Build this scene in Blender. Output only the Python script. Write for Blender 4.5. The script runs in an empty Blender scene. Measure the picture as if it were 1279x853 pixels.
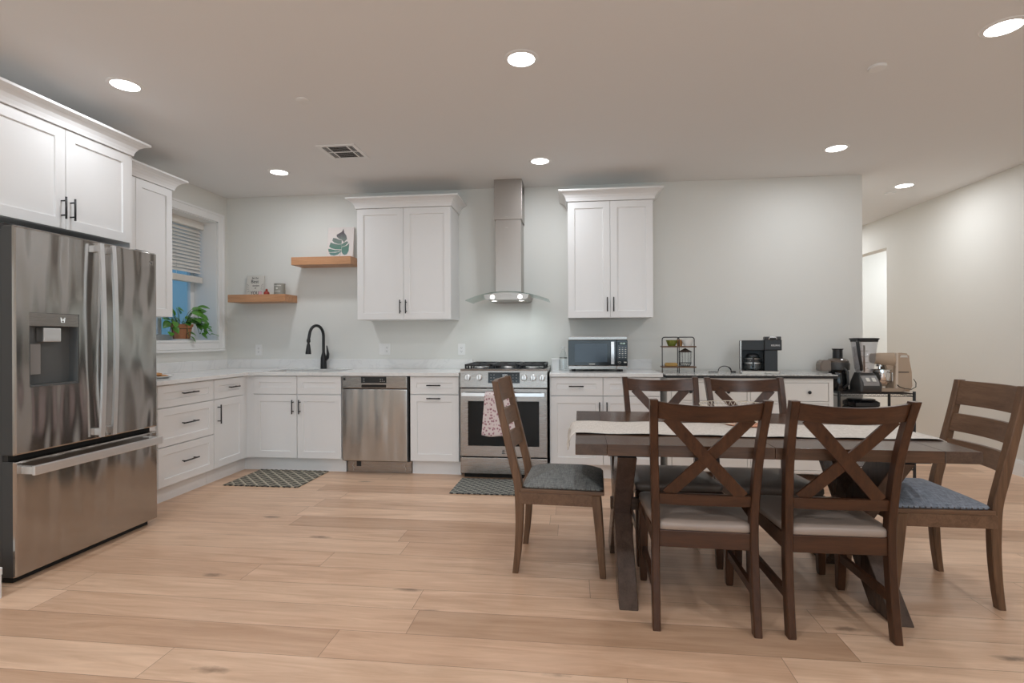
import bpy, bmesh, math, random
from mathutils import Vector, Matrix, noise as mnoise
S = bpy.context.scene
C = S.collection
PI = math.pi
random.seed(7)

# ------------------------------------------------------------------ camera
TH, RO, FPX, HCAM = .115, -.0042, 655.0, 1.211
r0 = Vector((math.cos(TH), math.sin(TH), 0)); fw = Vector((-math.sin(TH), math.cos(TH), 0)); up0 = Vector((0, 0, 1))
rr = r0 * math.cos(RO) + up0 * math.sin(RO); uu = up0 * math.cos(RO) - r0 * math.sin(RO)
cam = bpy.data.cameras.new('camera'); cam_o = bpy.data.objects.new('camera', cam); C.objects.link(cam_o)
m = Matrix.Identity(4)
for i in range(3):
    m[i][0], m[i][1], m[i][2] = rr[i], uu[i], -fw[i]
m[0][3], m[1][3], m[2][3] = 0, 0, HCAM
cam_o.matrix_world = m
cam.sensor_width = 36; cam.sensor_fit = 'HORIZONTAL'; cam.lens = FPX / 1279 * 36
cam.shift_y = -3.5 / 1279; cam.clip_start = .02
S.camera = cam_o

# ------------------------------------------------------------------ light and exposure
S.view_settings.view_transform = 'Standard'; S.view_settings.look = 'None'
S.view_settings.gamma = 1; S.view_settings.use_curve_mapping = False
S.view_settings.exposure = 0.08
S.cycles.max_bounces = 16; S.cycles.diffuse_bounces = 9; S.cycles.transparent_max_bounces = 16
LAMP_W = 5.8            # watts of each recessed ceiling light
REAR_FILL_W = 10.0          # watts of each fill lamp added out of view behind the camera
LAMP_COL = (.94, .99, 1.05)
DAY_FILL_W = 90.0             # area fill light added outside the unseen glazed wall behind the camera
DAY_FILL_COL = (.88, .94, 1.0)
HALL_W = 8.5
HOOD_W = .75
SKY_STRENGTH = 1.0
w = bpy.data.worlds.new('evening_sky'); S.world = w; w.use_nodes = True
wn = w.node_tree.nodes; wl = w.node_tree.links
bg = wn['Background']; tcw = wn.new('ShaderNodeTexCoord'); sep = wn.new('ShaderNodeSeparateXYZ'); rmp = wn.new('ShaderNodeValToRGB')
wl.new(tcw.outputs['Generated'], sep.inputs[0]); wl.new(sep.outputs['Z'], rmp.inputs[0]); wl.new(rmp.outputs[0], bg.inputs[0])
rmp.color_ramp.elements[0].color = (.10, .20, .28, 1); rmp.color_ramp.elements[1].color = (.20, .45, .85, 1)
bg.inputs[1].default_value = SKY_STRENGTH

# ------------------------------------------------------------------ materials
class NT:
    def __init__(self, name):
        self.m = bpy.data.materials.new(name); self.m.use_nodes = True
        self.n = self.m.node_tree.nodes; self.l = self.m.node_tree.links
        self.b = self.n['Principled BSDF']
    def new(self, t, **k):
        x = self.n.new(t)
        for a, v in k.items(): setattr(x, a, v)
        return x
    def link(self, a, b): self.l.new(a, b)
    def math(self, op, a, b=None, c=None):
        x = self.new('ShaderNodeMath', operation=op)
        for i, v in enumerate((a, b, c)):
            if v is None: continue
            if isinstance(v, (int, float)): x.inputs[i].default_value = v
            else: self.link(v, x.inputs[i])
        return x.outputs[0]
    def mix(self, f, a, b, mode='MIX'):
        x = self.new('ShaderNodeMix', data_type='RGBA', blend_type=mode)
        for sock, v in ((x.inputs[0], f), (x.inputs[6], a), (x.inputs[7], b)):
            if isinstance(v, (int, float)): sock.default_value = v
            elif isinstance(v, tuple): sock.default_value = v if len(v) == 4 else (*v, 1)
            else: self.link(v, sock)
        return x.outputs[2]
    def obj(self, scale=(1, 1, 1), rot=(0, 0, 0)):
        t = self.new('ShaderNodeTexCoord'); mp = self.new('ShaderNodeMapping')
        mp.inputs['Scale'].default_value = scale; mp.inputs['Rotation'].default_value = rot
        self.link(t.outputs['Object'], mp.inputs[0]); return mp.outputs[0]
    def noise(self, vec, scale=5, detail=4, rough=.5, dist=0):
        x = self.new('ShaderNodeTexNoise'); x.inputs['Scale'].default_value = scale; x.inputs['Detail'].default_value = detail
        x.inputs['Roughness'].default_value = rough; x.inputs['Distortion'].default_value = dist
        if vec is not None: self.link(vec, x.inputs['Vector'])
        return x.outputs['Fac']
    def ramp(self, f, *stops):
        x = self.new('ShaderNodeValToRGB'); e = x.color_ramp.elements
        while len(e) < len(stops): e.new(.5)
        for q, (p, c) in zip(e, stops):
            q.position = p; q.color = (*c, 1) if len(c) == 3 else c
        self.link(f, x.inputs[0]); return x.outputs[0]
    def bump(self, h, strength=.2, dist=.01):
        x = self.new('ShaderNodeBump'); x.inputs['Strength'].default_value = strength; x.inputs['Distance'].default_value = dist
        self.link(h, x.inputs['Height']); self.link(x.outputs[0], self.b.inputs['Normal'])

def plain(name, col, rough=.5, metal=0.0, spec=.5, var=.04, vscale=8, coat=0):
    t = NT(name); b = t.b
    f = t.noise(t.obj(), vscale, 3)
    c = t.mix(f, tuple(max(0, x * (1 - var)) for x in col), tuple(min(1, x * (1 + var)) for x in col))
    t.link(c, b.inputs['Base Color'])
    b.inputs['Roughness'].default_value = rough; b.inputs['Metallic'].default_value = metal
    b.inputs['Specular IOR Level'].default_value = spec; b.inputs['Coat Weight'].default_value = coat
    return t.m

def steel(name, col=(.47, .455, .435), rough=.25, wave=.10, scale=(2.2, 2.2, .9), brush=(1, 1, 90)):
    t = NT(name); b = t.b
    b.inputs['Metallic'].default_value = 1.0
    f = t.noise(t.obj(brush), 6, 2)
    c = t.mix(f, tuple(x * .98 for x in col), tuple(min(1, x * 1.02) for x in col)); t.link(c, b.inputs['Base Color'])
    r = t.math('MULTIPLY_ADD', f, .05, rough - .025); t.link(r, b.inputs['Roughness'])
    if wave:
        h = t.noise(t.obj(scale), 2.2, 1, .4); t.bump(h, 1.0, wave)
    return t.m

def wood(name, dark, light, axis='X', rough=.42, scale=1.0, contrast=1.0):
    t = NT(name); b = t.b
    sc = {'X': (1.2, 14, 14), 'Y': (14, 1.2, 14), 'Z': (14, 14, 1.2)}[axis]
    v = t.obj(tuple(s * scale for s in sc))
    n1 = t.noise(v, 2.2, 6, .6, .6)
    v2 = t.obj(tuple(s * scale * 4 for s in sc)); n2 = t.noise(v2, 3, 3, .5)
    f = t.math('MULTIPLY_ADD', n2, .35, t.math('MULTIPLY', n1, .75))
    c = t.ramp(f, (.5 - .28 / contrast, dark), (.5 + .28 / contrast, light)); t.link(c, b.inputs['Base Color'])
    b.inputs['Roughness'].default_value = rough; b.inputs['Specular IOR Level'].default_value = .34
    t.bump(n2, .08, .002)
    return t.m

def emit(name, col, st):
    t = NT(name); b = t.b
    b.inputs['Base Color'].default_value = (.8, .8, .8, 1)
    b.inputs['Emission Color'].default_value = (*col, 1); b.inputs['Emission Strength'].default_value = st
    return t.m

def glass(name, col=(.975, .985, .985), rough=.02, alpha=.16):
    # thin clear pane / vessel wall: mostly see-through with a glossy skin
    t = NT(name); t.n.remove(t.b)
    tr = t.new('ShaderNodeBsdfTransparent'); tr.inputs[0].default_value = (*col, 1)
    gl = t.new('ShaderNodeBsdfGlossy'); gl.inputs['Roughness'].default_value = rough
    mx = t.new('ShaderNodeMixShader'); fr = t.new('ShaderNodeLayerWeight')
    f = t.math('MULTIPLY_ADD', t.math('POWER', fr.outputs['Facing'], 4.0), .55, alpha * .22)
    t.link(f, mx.inputs[0]); t.link(tr.outputs[0], mx.inputs[1]); t.link(gl.outputs[0], mx.inputs[2])
    t.link(mx.outputs[0], t.n['Material Output'].inputs[0]); return t.m

def floor_mat():
    t = NT('oak_plank_floor'); b = t.b
    tc = t.new('ShaderNodeTexCoord'); sp = t.new('ShaderNodeSeparateXYZ'); t.link(tc.outputs['Object'], sp.inputs[0])
    x, y = sp.outputs[0], sp.outputs[1]
    W, L = .19, 1.75
    ry = t.math('DIVIDE', y, W); row = t.math('FLOOR', ry)
    wr = t.new('ShaderNodeTexWhiteNoise', noise_dimensions='1D'); t.link(row, wr.inputs['W'])
    xs = t.math('MULTIPLY_ADD', wr.outputs[0], L * 3.7, x); rx = t.math('DIVIDE', xs, L); colid = t.math('FLOOR', rx)
    cm = t.new('ShaderNodeCombineXYZ'); t.link(row, cm.inputs[0]); t.link(colid, cm.inputs[1])
    wp = t.new('ShaderNodeTexWhiteNoise', noise_dimensions='3D'); t.link(cm.outputs[0], wp.inputs['Vector'])
    # seams
    fy = t.math('FRACT', ry); fx = t.math('FRACT', rx)
    ey = t.math('MULTIPLY', t.math('MINIMUM', fy, t.math('SUBTRACT', 1, fy)), W)
    ex = t.math('MULTIPLY', t.math('MINIMUM', fx, t.math('SUBTRACT', 1, fx)), L)
    seam = t.math('LESS_THAN', t.math('MINIMUM', ex, ey), .0011)
    # per-plank grain coordinates
    off = t.new('ShaderNodeVectorMath', operation='MULTIPLY_ADD'); t.link(wp.outputs['Color'], off.inputs[0])
    off.inputs[1].default_value = (37, 23, 11); t.link(tc.outputs['Object'], off.inputs[2])
    def gr(sc):
        mp = t.new('ShaderNodeMapping'); mp.inputs['Scale'].default_value = sc; t.link(off.outputs[0], mp.inputs[0]); return mp.outputs[0]
    g1 = t.noise(gr((.9, 9, 1)), 2.0, 5, .6, .9)
    g2 = t.noise(gr((5, 75, 1)), 2.0, 3, .55)
    g3 = t.noise(gr((.55, 2.6, 1)), 1.5, 2, .5, .4)
    base = t.ramp(g1, (.26, (.54, .342, .219)), (.74, (.80, .565, .40)))
    base = t.mix(t.math('MULTIPLY', g2, .22), base, (.36, .21, .125))
    tint = t.ramp(wp.outputs['Value'], (0, (.74, .68, .63)), (.3, (.93, .88, .85)), (.7, (1.03, 1.03, 1.03)), (1, (1.17, 1.18, 1.19)))
    base = t.mix(1.0, base, tint, 'MULTIPLY')
    base = t.mix(t.math('MULTIPLY', t.ramp(g3, (.55, (0, 0, 0)), (.8, (1, 1, 1))), .30), base, (.46, .31, .215))
    # knots
    mpk = t.new('ShaderNodeMapping'); mpk.inputs['Scale'].default_value = (1.5, 5.2, 1); t.link(off.outputs[0], mpk.inputs[0])
    vo = t.new('ShaderNodeTexVoronoi'); vo.inputs['Scale'].default_value = 1.0; t.link(mpk.outputs[0], vo.inputs['Vector'])
    kn = t.noise(gr((14, 22, 1)), 2, 3)
    kd = t.math('ADD', vo.outputs['Distance'], t.math('MULTIPLY', kn, .12))
    sel = t.new('ShaderNodeSeparateColor'); t.link(vo.outputs['Color'], sel.inputs[0])
    pick = t.math('GREATER_THAN', sel.outputs[0], .50)
    kf = t.math('MULTIPLY', t.ramp(kd, (.085, (1, 1, 1)), (.185, (0, 0, 0))), pick)
    base = t.mix(t.math('MULTIPLY', kf, .75), base, (.11, .065, .04))
    base = t.mix(t.math('MULTIPLY', seam, .75), base, (.12, .07, .04))
    t.link(base, b.inputs['Base Color'])
    t.link(t.math('MULTIPLY_ADD', g2, .14, .27), b.inputs['Roughness'])
    t.bump(t.math('SUBTRACT', t.math('MULTIPLY', g2, .3), seam), .12, .002)
    return t.m

def quartz():
    t = NT('white_quartz'); b = t.b
    n = t.noise(t.obj((1, 1, 1), (0, 0, .6)), 2.1, 6, .6, 1.8)
    v = t.ramp(n, (.47, (.79, .79, .78)), (.50, (.735, .735, .73)), (.53, (.79, .79, .78)))
    t.link(v, b.inputs['Base Color']); b.inputs['Roughness'].default_value = .16; return t.m

def rug_mat(name, base, light, sc):
    t = NT(name); b = t.b
    tc = t.new('ShaderNodeTexCoord'); sp = t.new('ShaderNodeSeparateXYZ'); t.link(tc.outputs['Object'], sp.inputs[0])
    a = t.math('ADD', sp.outputs[0], sp.outputs[1]); d = t.math('SUBTRACT', sp.outputs[0], sp.outputs[1])
    def lines(v, s, th):
        return t.math('GREATER_THAN', t.math('SINE', t.math('MULTIPLY', v, s)), th)
    p = t.math('MAXIMUM', lines(a, sc, .80), lines(d, sc, .80))
    dots = t.math('MULTIPLY', lines(a, sc * 2, -.2), lines(d, sc * 2, -.2))
    f = t.math('MAXIMUM', p, t.math('MULTIPLY', dots, .35))
    c = t.mix(f, base, light)
    n = t.noise(t.obj(), 220, 2); c = t.mix(t.math('MULTIPLY', n, .35), c, (.05, .05, .045)); t.link(c, b.inputs['Base Color'])
    b.inputs['Roughness'].default_value = .95; t.bump(n, .4, .003); return t.m

def towel_mat():
    t = NT('pink_floral_cotton'); b = t.b
    vo = t.new('ShaderNodeTexVoronoi'); vo.inputs['Scale'].default_value = 46; t.link(t.obj((1, .3, .9)), vo.inputs['Vector'])
    d = t.math('ADD', vo.outputs['Distance'], t.math('MULTIPLY', t.noise(t.obj(), 90, 2), .25))
    c = t.ramp(d, (.36, (.34, .17, .20)), (.46, (.56, .36, .40)), (.58, (.74, .65, .64)))
    t.link(c, b.inputs['Base Color']); b.inputs['Roughness'].default_value = .9; return t.m

def tweed(name, c1, c2):
    t = NT(name); b = t.b
    n = t.noise(t.obj((1, 1, 1)), 180, 3, .7); n2 = t.noise(t.obj((220, 30, 30)), 1, 2); n3 = t.noise(t.obj((30, 220, 30)), 1, 2)
    f = t.math('MULTIPLY_ADD', n2, .4, t.math('MULTIPLY_ADD', n3, .4, t.math('MULTIPLY', n, .3)))
    c = t.ramp(f, (.35, c1), (.72, c2)); t.link(c, b.inputs['Base Color']); b.inputs['Roughness'].default_value = .85
    t.bump(f, .3, .002); return t.m

M = {}
M['wall'] = plain('wall_paint', (.71, .71, .675), .6, var=.01, vscale=2)
M['hallwall'] = plain('hall_wall_paint', (.72, .70, .65), .6, var=.01, vscale=2)
M['ceil'] = plain('ceiling_paint', (.775, .775, .77), .75, var=.01, vscale=2)
M['trim'] = plain('white_trim_paint', (.80, .80, .79), .4, var=.01)
M['cab'] = plain('white_cabinet_paint', (.80, .80, .795), .38, var=.01)
M['dresser'] = plain('white_dresser_paint', (.77, .76, .73), .45, var=.015)
M['floor'] = floor_mat()
M['quartz'] = quartz()
M['black'] = plain('matte_black', (.013, .013, .014), .42)
M['blackgloss'] = plain('gloss_black', (.008, .008, .009), .12)
M['iron'] = plain('cast_iron', (.018, .018, .019), .5)
M['void'] = plain('dark_gap', (.02, .018, .016), .9)
M['darkgrey'] = plain('dark_grey_enamel', (.035, .034, .033), .4)
M['steel'] = steel('brushed_stainless', (.42, .395, .37), rough=.15, wave=.016, scale=(3.4, 3.4, .8))
M['steel_dw'] = steel('brushed_stainless_dishwasher', rough=.26, wave=.014, scale=(4.0, 4.0, .6))
M['steel_flat'] = steel('stainless_plain', (.36, .33, .305), rough=.27, wave=0)
M['steel_hood'] = steel('stainless_hood', (.40, .365, .335), rough=.34, wave=0)
M['bright'] = steel('satin_handle_metal', (.82, .82, .82), rough=.36, wave=0)
M['chrome'] = steel('chrome', (.8, .8, .8), rough=.08, wave=0)
M['glass'] = glass('clear_glass')
M['jarglass'] = glass('blender_jar_plastic', (.90, .90, .915), .05, .5)
M['pane'] = glass('window_glass', (.9, .96, .98))
M['hoodglass'] = glass('hood_canopy_glass', (.86, .93, .91))
M['shelf'] = wood('oak_shelf', (.36, .165, .075), (.60, .33, .18), 'X', .4)
M['walnut'] = wood('dark_walnut', (.015, .0055, .0027), (.084, .033, .0148), 'Z', .30)
M['walnutx'] = wood('dark_walnut_rail', (.015, .0055, .0027), (.084, .033, .0148), 'X', .30)
M['brown'] = wood('brown_oak', (.055, .026, .0125), (.185, .098, .052), 'Z', .40)
M['brownx'] = wood('brown_oak_rail', (.065, .031, .016), (.19, .104, .058), 'X', .40)
M['browny'] = wood('brown_oak_seat', (.065, .031, .016), (.19, .104, .058), 'Y', .42)
M['tablex'] = wood('table_board', (.028, .0135, .007), (.118, .060, .034), 'X', .25)
M['tabley'] = wood('table_breadboard', (.034, .020, .014), (.100, .060, .040), 'Y', .25)
M['tableleg'] = wood('table_leg', (.028, .017, .012), (.095, .058, .042), 'Z', .22)
M['leather'] = plain('taupe_leather', (.29, .225, .185), .36, var=.10, vscale=5)
M['tweed'] = tweed('charcoal_tweed', (.060, .062, .060), (.27, .27, .255))
M['tweedblue'] = tweed('slate_tweed', (.075, .085, .105), (.27, .29, .33))
M['nail'] = plain('antique_nail', (.10, .085, .07), .35, 1.0)
M['runner'] = tweed('cream_woven_cotton', (.40, .355, .31), (.72, .67, .61))
M['rug_a'] = rug_mat('woven_rug_grey_green', (.085, .082, .066), (.52, .47, .37), 62)
M['rug_b'] = rug_mat('woven_rug_slate', (.095, .10, .095), (.40, .40, .35), 88)
M['towel'] = towel_mat()
M['terra'] = plain('terracotta', (.50, .22, .11), .8, var=.12)
M['soil'] = plain('potting_soil', (.03, .02, .014), .95, var=.4, vscale=60)
M['leafgreen'] = plain('pothos_leaf', (.085, .26, .028), .38, var=.45, vscale=14)
M['stem'] = plain('green_stem', (.10, .20, .05), .5)
M['blind'] = plain('blind_slat', (.72, .69, .64), .5, var=.02)
M['white'] = plain('white_plastic', (.80, .80, .79), .35, var=.01)
M['whiteglaze'] = plain('white_glaze', (.82, .82, .80), .15, var=.01)
M['outlet_dark'] = plain('outlet_slot', (.12, .12, .12), .5)
M['canvas'] = plain('canvas_print', (.74, .68, .65), .8, var=.03)
M['ink'] = plain('black_ink', (.03, .03, .035), .7)
M['pinkink'] = plain('pink_ink', (.72, .42, .46), .7)
M['redglaze'] = plain('red_glaze', (.30, .035, .02), .3, var=.3)
M['candle'] = plain('grey_candle_glass', (.27, .26, .225), .3)
M['labelw'] = plain('pale_label', (.62, .60, .55), .6)
M['beige'] = plain('beige_mixer_enamel', (.44, .335, .245), .3, var=.02)
M['beigelt'] = plain('pale_beige_band', (.62, .53, .44), .3)
M['smoke'] = plain('smoky_brown_plastic', (.10, .075, .06), .15)
M['pulp'] = plain('tan_grey_plastic', (.20, .165, .14), .25)
M['greenbowl'] = plain('olive_green_glaze', (.17, .20, .035), .3, var=.2)
M['amber'] = plain('amber_packet', (.42, .25, .06), .4, var=.3)
M['cookie'] = plain('baked_biscuit', (.48, .24, .09), .8, var=.25, vscale=40)
M['clearwhite'] = plain('frosted_plastic', (.74, .75, .74), .3)
M['peach'] = plain('peach_woven', (.60, .30, .19), .8, var=.3, vscale=90)
M['cream_wire'] = plain('cream_wire', (.62, .56, .46), .4)
M['marble'] = (lambda t: (t.link(t.ramp(t.noise(t.obj(), 38, 5, .7), (.35, (.30, .30, .29)), (.6, (.72, .72, .70))), t.b.inputs['Base Color']), setattr(t.b.inputs['Roughness'], 'default_value', .15), t.m)[2])(NT('speckled_marble'))
def leafink():
    t = NT('monstera_ink'); sp = t.new('ShaderNodeSeparateXYZ'); tc = t.new('ShaderNodeTexCoord'); t.link(tc.outputs['Object'], sp.inputs[0])
    f = t.math('MULTIPLY_ADD', sp.outputs[2], 3.3, t.math('MULTIPLY', t.noise(t.obj(), 30, 3), .25))
    c = t.ramp(f, (.15, (.16, .27, .27)), (.5, (.115, .24, .19)), (.78, (.20, .24, .22)), (1.0, (.13, .11, .125)))
    t.link(c, t.b.inputs['Base Color']); t.b.inputs['Roughness'].default_value = .8; return t.m
M['leafink'] = leafink()
M['display'] = emit('green_display', (.25, .75, .55), .35)
M['icon'] = emit('white_icon_light', (.8, .9, .9), .55)
M['lens'] = emit('lamp_diffuser', (1, .98, .95), 9.0)
M['hoodlens'] = emit('hood_lamp_diffuser', (1, .98, .92), 5.0)
M['bluescreen'] = plain('microwave_window', (.030, .042, .060), .14)
M['ovenglass'] = plain('oven_window', (.010, .011, .011), .10, spec=.22)
M['disp_in'] = plain('dispenser_cavity', (.10, .105, .105), .3)
M['disp_pad'] = plain('dispenser_paddle', (.26, .255, .25), .35)

# ------------------------------------------------------------------ mesh helpers
def BM(): return bmesh.new()
def box(bm, x0, x1, y0, y1, z0, z1, bev=0.0, mat=None):
    t = bmesh.new()
    vs = [t.verts.new((x, y, z)) for x in (x0, x1) for y in (y0, y1) for z in (z0, z1)]
    for f in ((0, 1, 3, 2), (4, 6, 7, 5), (0, 4, 5, 1), (2, 3, 7, 6), (0, 2, 6, 4), (1, 5, 7, 3)): t.faces.new([vs[i] for i in f])
    bmesh.ops.recalc_face_normals(t, faces=t.faces)
    if bev: bmesh.ops.bevel(t, geom=t.edges[:], offset=bev, segments=2, affect='EDGES', profile=.6)
    merge(bm, t, mat); t.free()
def merge(bm, t, mat=None):
    d = {}
    for v in t.verts: d[v] = bm.verts.new(mat @ v.co if mat else v.co)
    for f in t.faces:
        try:
            nf = bm.faces.new([d[v] for v in f.verts]); nf.smooth = f.smooth
        except ValueError: pass
def sweep(bm, rings, cap=True, smooth=False, closed=False):
    R = [[bm.verts.new(p) for p in ring] for ring in rings]; n = len(R[0])
    pairs = list(zip(R, R[1:])) + ([(R[-1], R[0])] if closed else [])
    for a, b in pairs:
        for i in range(n):
            f = bm.faces.new((a[i], a[(i + 1) % n], b[(i + 1) % n], b[i])); f.smooth = smooth
    if cap and not closed:
        bm.faces.new(R[0][::-1]); bm.faces.new(R[-1])
def tube(bm, pts, r, n=8, cap=True, closed=False):
    pts = [Vector(p) for p in pts]; rings = []; prev = None
    rad = r if isinstance(r, (list, tuple)) else [r] * len(pts)
    for i, p in enumerate(pts):
        a = pts[i - 1] if (i > 0 or closed) else p; b = pts[(i + 1) % len(pts)] if (i < len(pts) - 1 or closed) else p
        d = (b - a)
        if d.length < 1e-9: d = Vector((0, 0, 1))
        d.normalize()
        if prev is None:
            u = d.orthogonal().normalized()
        else:
            u = prev - d * prev.dot(d)
            u = u.normalized() if u.length > 1e-6 else d.orthogonal().normalized()
        prev = u; v = d.cross(u)
        rings.append([p + (u * math.cos(2 * PI * k / n) + v * math.sin(2 * PI * k / n)) * rad[i] for k in range(n)])
    sweep(bm, rings, cap, True, closed)
def lathe(bm, prof, n=24, c=(0, 0, 0), cap=True, axis='Z', sx=1, sy=1):
    rings = []
    for r, z in prof:
        ring = []
        for k in range(n):
            a = 2 * PI * k / n; x, y = r * math.cos(a) * sx, r * math.sin(a) * sy
            p = (x, y, z) if axis == 'Z' else ((x, z, y) if axis == 'Y' else (z, x, y))
            ring.append((p[0] + c[0], p[1] + c[1], p[2] + c[2]))
        rings.append(ring)
    sweep(bm, rings, cap, True)
def prism(bm, pts, a0, a1, axis='Y', smooth=False):
    # pts: 2D outline; extruded along an axis (X: pts are (y,z); Y: (x,z); Z: (x,y))
    def P(p, a): return {'X': (a, p[0], p[1]), 'Y': (p[0], a, p[1]), 'Z': (p[0], p[1], a)}[axis]
    sweep(bm, [[P(p, a0) for p in pts], [P(p, a1) for p in pts]], True, smooth)
def rrect(x0, x1, z0, z1, r, n=5):
    out = []
    for cx, cz, a0 in ((x1 - r, z1 - r, 0), (x0 + r, z1 - r, PI / 2), (x0 + r, z0 + r, PI), (x1 - r, z0 + r, 1.5 * PI)):
        for k in range(n + 1):
            a = a0 + PI / 2 * k / n; out.append((cx + r * math.cos(a), cz + r * math.sin(a)))
    return out
def obj(name, bm, mat, parent=None, loc=None, rz=0, auto=True, smooth_angle=None, **props):
    bmesh.ops.recalc_face_normals(bm, faces=bm.faces)
    me = bpy.data.meshes.new(name); bm.to_mesh(me); bm.free()
    me.materials.append(mat if not isinstance(mat, str) else M[mat])
    if auto:
        if any(p.use_smooth for p in me.polygons):
            keep = [p.use_smooth for p in me.polygons]
            me.set_sharp_from_angle(angle=.6)
            for p, k in zip(me.polygons, keep): p.use_smooth = k
    o = bpy.data.objects.new(name, me); C.objects.link(o)
    if loc is not None: o.location = loc
    if rz: o.rotation_euler = (0, 0, rz)
    if parent is not None: o.parent = parent
    for k, v in props.items(): o[k] = v
    return o
def tag(o, label, cat, group=None):
    o['label'] = label; o['category'] = cat
    if group: o['group'] = group
    return o
def thing(name, label, cat, loc=(0, 0, 0), rz=0, group=None):
    o = bpy.data.objects.new(name, None); C.objects.link(o); o.empty_display_size = .1
    o.location = loc; o.rotation_euler = (0, 0, rz)
    return tag(o, label, cat, group)
def struct(name, bm, mat, parent=None):
    o = obj(name, bm, mat, parent)
    if parent is None: o['kind'] = 'structure'
    return o
def dup(root, loc, rz, label, group=None):
    r = root.copy(); C.objects.link(r); r.location = loc; r.rotation_euler = (0, 0, rz); r['label'] = label
    if group: r['group'] = group
    for ch in list(root.children):
        c = ch.copy(); C.objects.link(c); c.parent = r
        for g in list(ch.children):
            d = g.copy(); C.objects.link(d); d.parent = c
    return r
def text(name, s, size, mat, parent, loc, rot, extrude=.0006, align='CENTER', sx=1.0):
    cu = bpy.data.curves.new(name + '_curve', 'FONT'); cu.body = s; cu.size = size; cu.extrude = extrude
    cu.align_x = align; cu.align_y = 'CENTER'
    tmp = bpy.data.objects.new(name + '_tmp', cu); C.objects.link(tmp)
    dg = bpy.context.evaluated_depsgraph_get(); dg.update()
    me = bpy.data.meshes.new_from_object(tmp.evaluated_get(dg)); bpy.data.objects.remove(tmp)
    me.materials.clear(); me.materials.append(M[mat])
    o = bpy.data.objects.new(name, me); C.objects.link(o); o.parent = parent; o.location = loc; o.rotation_euler = rot; o.scale = (sx, 1, 1)
    return o

# ------------------------------------------------------------------ the room
XL, YB, HC, XR = -3.61, 5.14, 2.70, 3.86
bm = BM(); box(bm, XL - .3, 6.2, -3.4, 9.2, -.08, 0); struct('floor', bm, 'floor')
bm = BM(); box(bm, XL - .3, 6.2, -3.4, 9.2, HC, HC + .1); struct('ceiling', bm, 'ceil')
bm = BM(); box(bm, XL - .3, 2.64, YB, YB + .14, 0, HC); struct('wall_back', bm, 'wall')
bm = BM(); box(bm, 2.50, 2.64, YB + .14, 9.0, 0, HC); struct('wall_hall_left', bm, 'hallwall')
WY0, WY1, WZ0, WZ1 = 4.05, 4.985, 1.205, 2.415
bm = BM()
box(bm, XL - .3, XL, -3.4, WY0, 0, HC); box(bm, XL - .3, XL, WY1, YB, 0, HC)
box(bm, XL - .3, XL, WY0, WY1, 0, WZ0); box(bm, XL - .3, XL, WY0, WY1, WZ1, HC); struct('wall_left', bm, 'wall')
bm = BM()
box(bm, XR, XR + .14, -3.4, 6.97, 0, HC); box(bm, XR, XR + .14, 6.97, 7.95, 2.32, HC); box(bm, XR, XR + .14, 7.95, 9.0, 0, HC)
struct('wall_right', bm, 'hallwall')
bm = BM(); box(bm, 2.50, 6.2, 9.0, 9.14, 0, HC); struct('wall_hall_end', bm, 'hallwall')
bm = BM(); box(bm, XR + .14, 6.2, 8.2, 8.34, 0, HC); box(bm, XR + .14, 6.2, 5.9, 6.04, 0, HC); box(bm, 6.0, 6.2, 6.04, 8.2, 0, HC); struct('wall_side_room', bm, 'wall')
GX0, GX1, GZ0, GZ1 = -2.4, 2.6, .12, 2.25
bm = BM(); box(bm, XL - .3, GX0, -3.4, -3.26, 0, HC); box(bm, GX1, 6.2, -3.4, -3.26, 0, HC); box(bm, GX0, GX1, -3.4, -3.26, 0, GZ0); box(bm, GX0, GX1, -3.4, -3.26, GZ1, HC); struct('wall_front', bm, 'wall')
bm = BM()
for k in range(6): x = GX0 + (GX1 - GX0) * k / 5; box(bm, max(GX0, x - .04), min(GX1, x + .04), -3.36, -3.29, GZ0, GZ1, .004)
for z in (GZ0, 1.9, GZ1 - .06): box(bm, GX0, GX1, -3.355, -3.295, z, z + .06, .004)
fill_win = struct('fill_window', bm, 'trim')  # unseen window added behind the camera to carry the frontal fill
bm = BM(); box(bm, GX0, GX1, -3.328, -3.322, GZ0 + .03, GZ1 - .03); struct('window_pane', bm, 'pane', fill_win)
la = bpy.data.lights.new('daylight_fill', 'AREA'); la.shape = 'RECTANGLE'; la.size = GX1 - GX0; la.size_y = GZ1 - GZ0; la.energy = DAY_FILL_W; la.color = DAY_FILL_COL  # bluish area light added as frontal fill from behind the camera
lo = bpy.data.objects.new('daylight_fill', la); C.objects.link(lo); lo.location = ((GX0 + GX1) / 2, -3.45, (GZ0 + GZ1) / 2); lo.rotation_euler = (PI / 2, 0, 0)
def baseboard(name, x0, x1, y0, y1):
    bm = BM(); box(bm, x0, x1, y0, y1, 0, .115); 
    if x1 - x0 < y1 - y0: box(bm, x0 + .004 if x0 > 0 else x0, x1, y0, y1, .115, .135)
    else: box(bm, x0, x1, y0 + .004, y1, .115, .135)
    struct(name, bm, 'trim')
baseboard('baseboard_right', XR - .015, XR, -3.2, 6.97)
baseboard('baseboard_back', 2.20, 2.64, YB - .015, YB)

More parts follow.
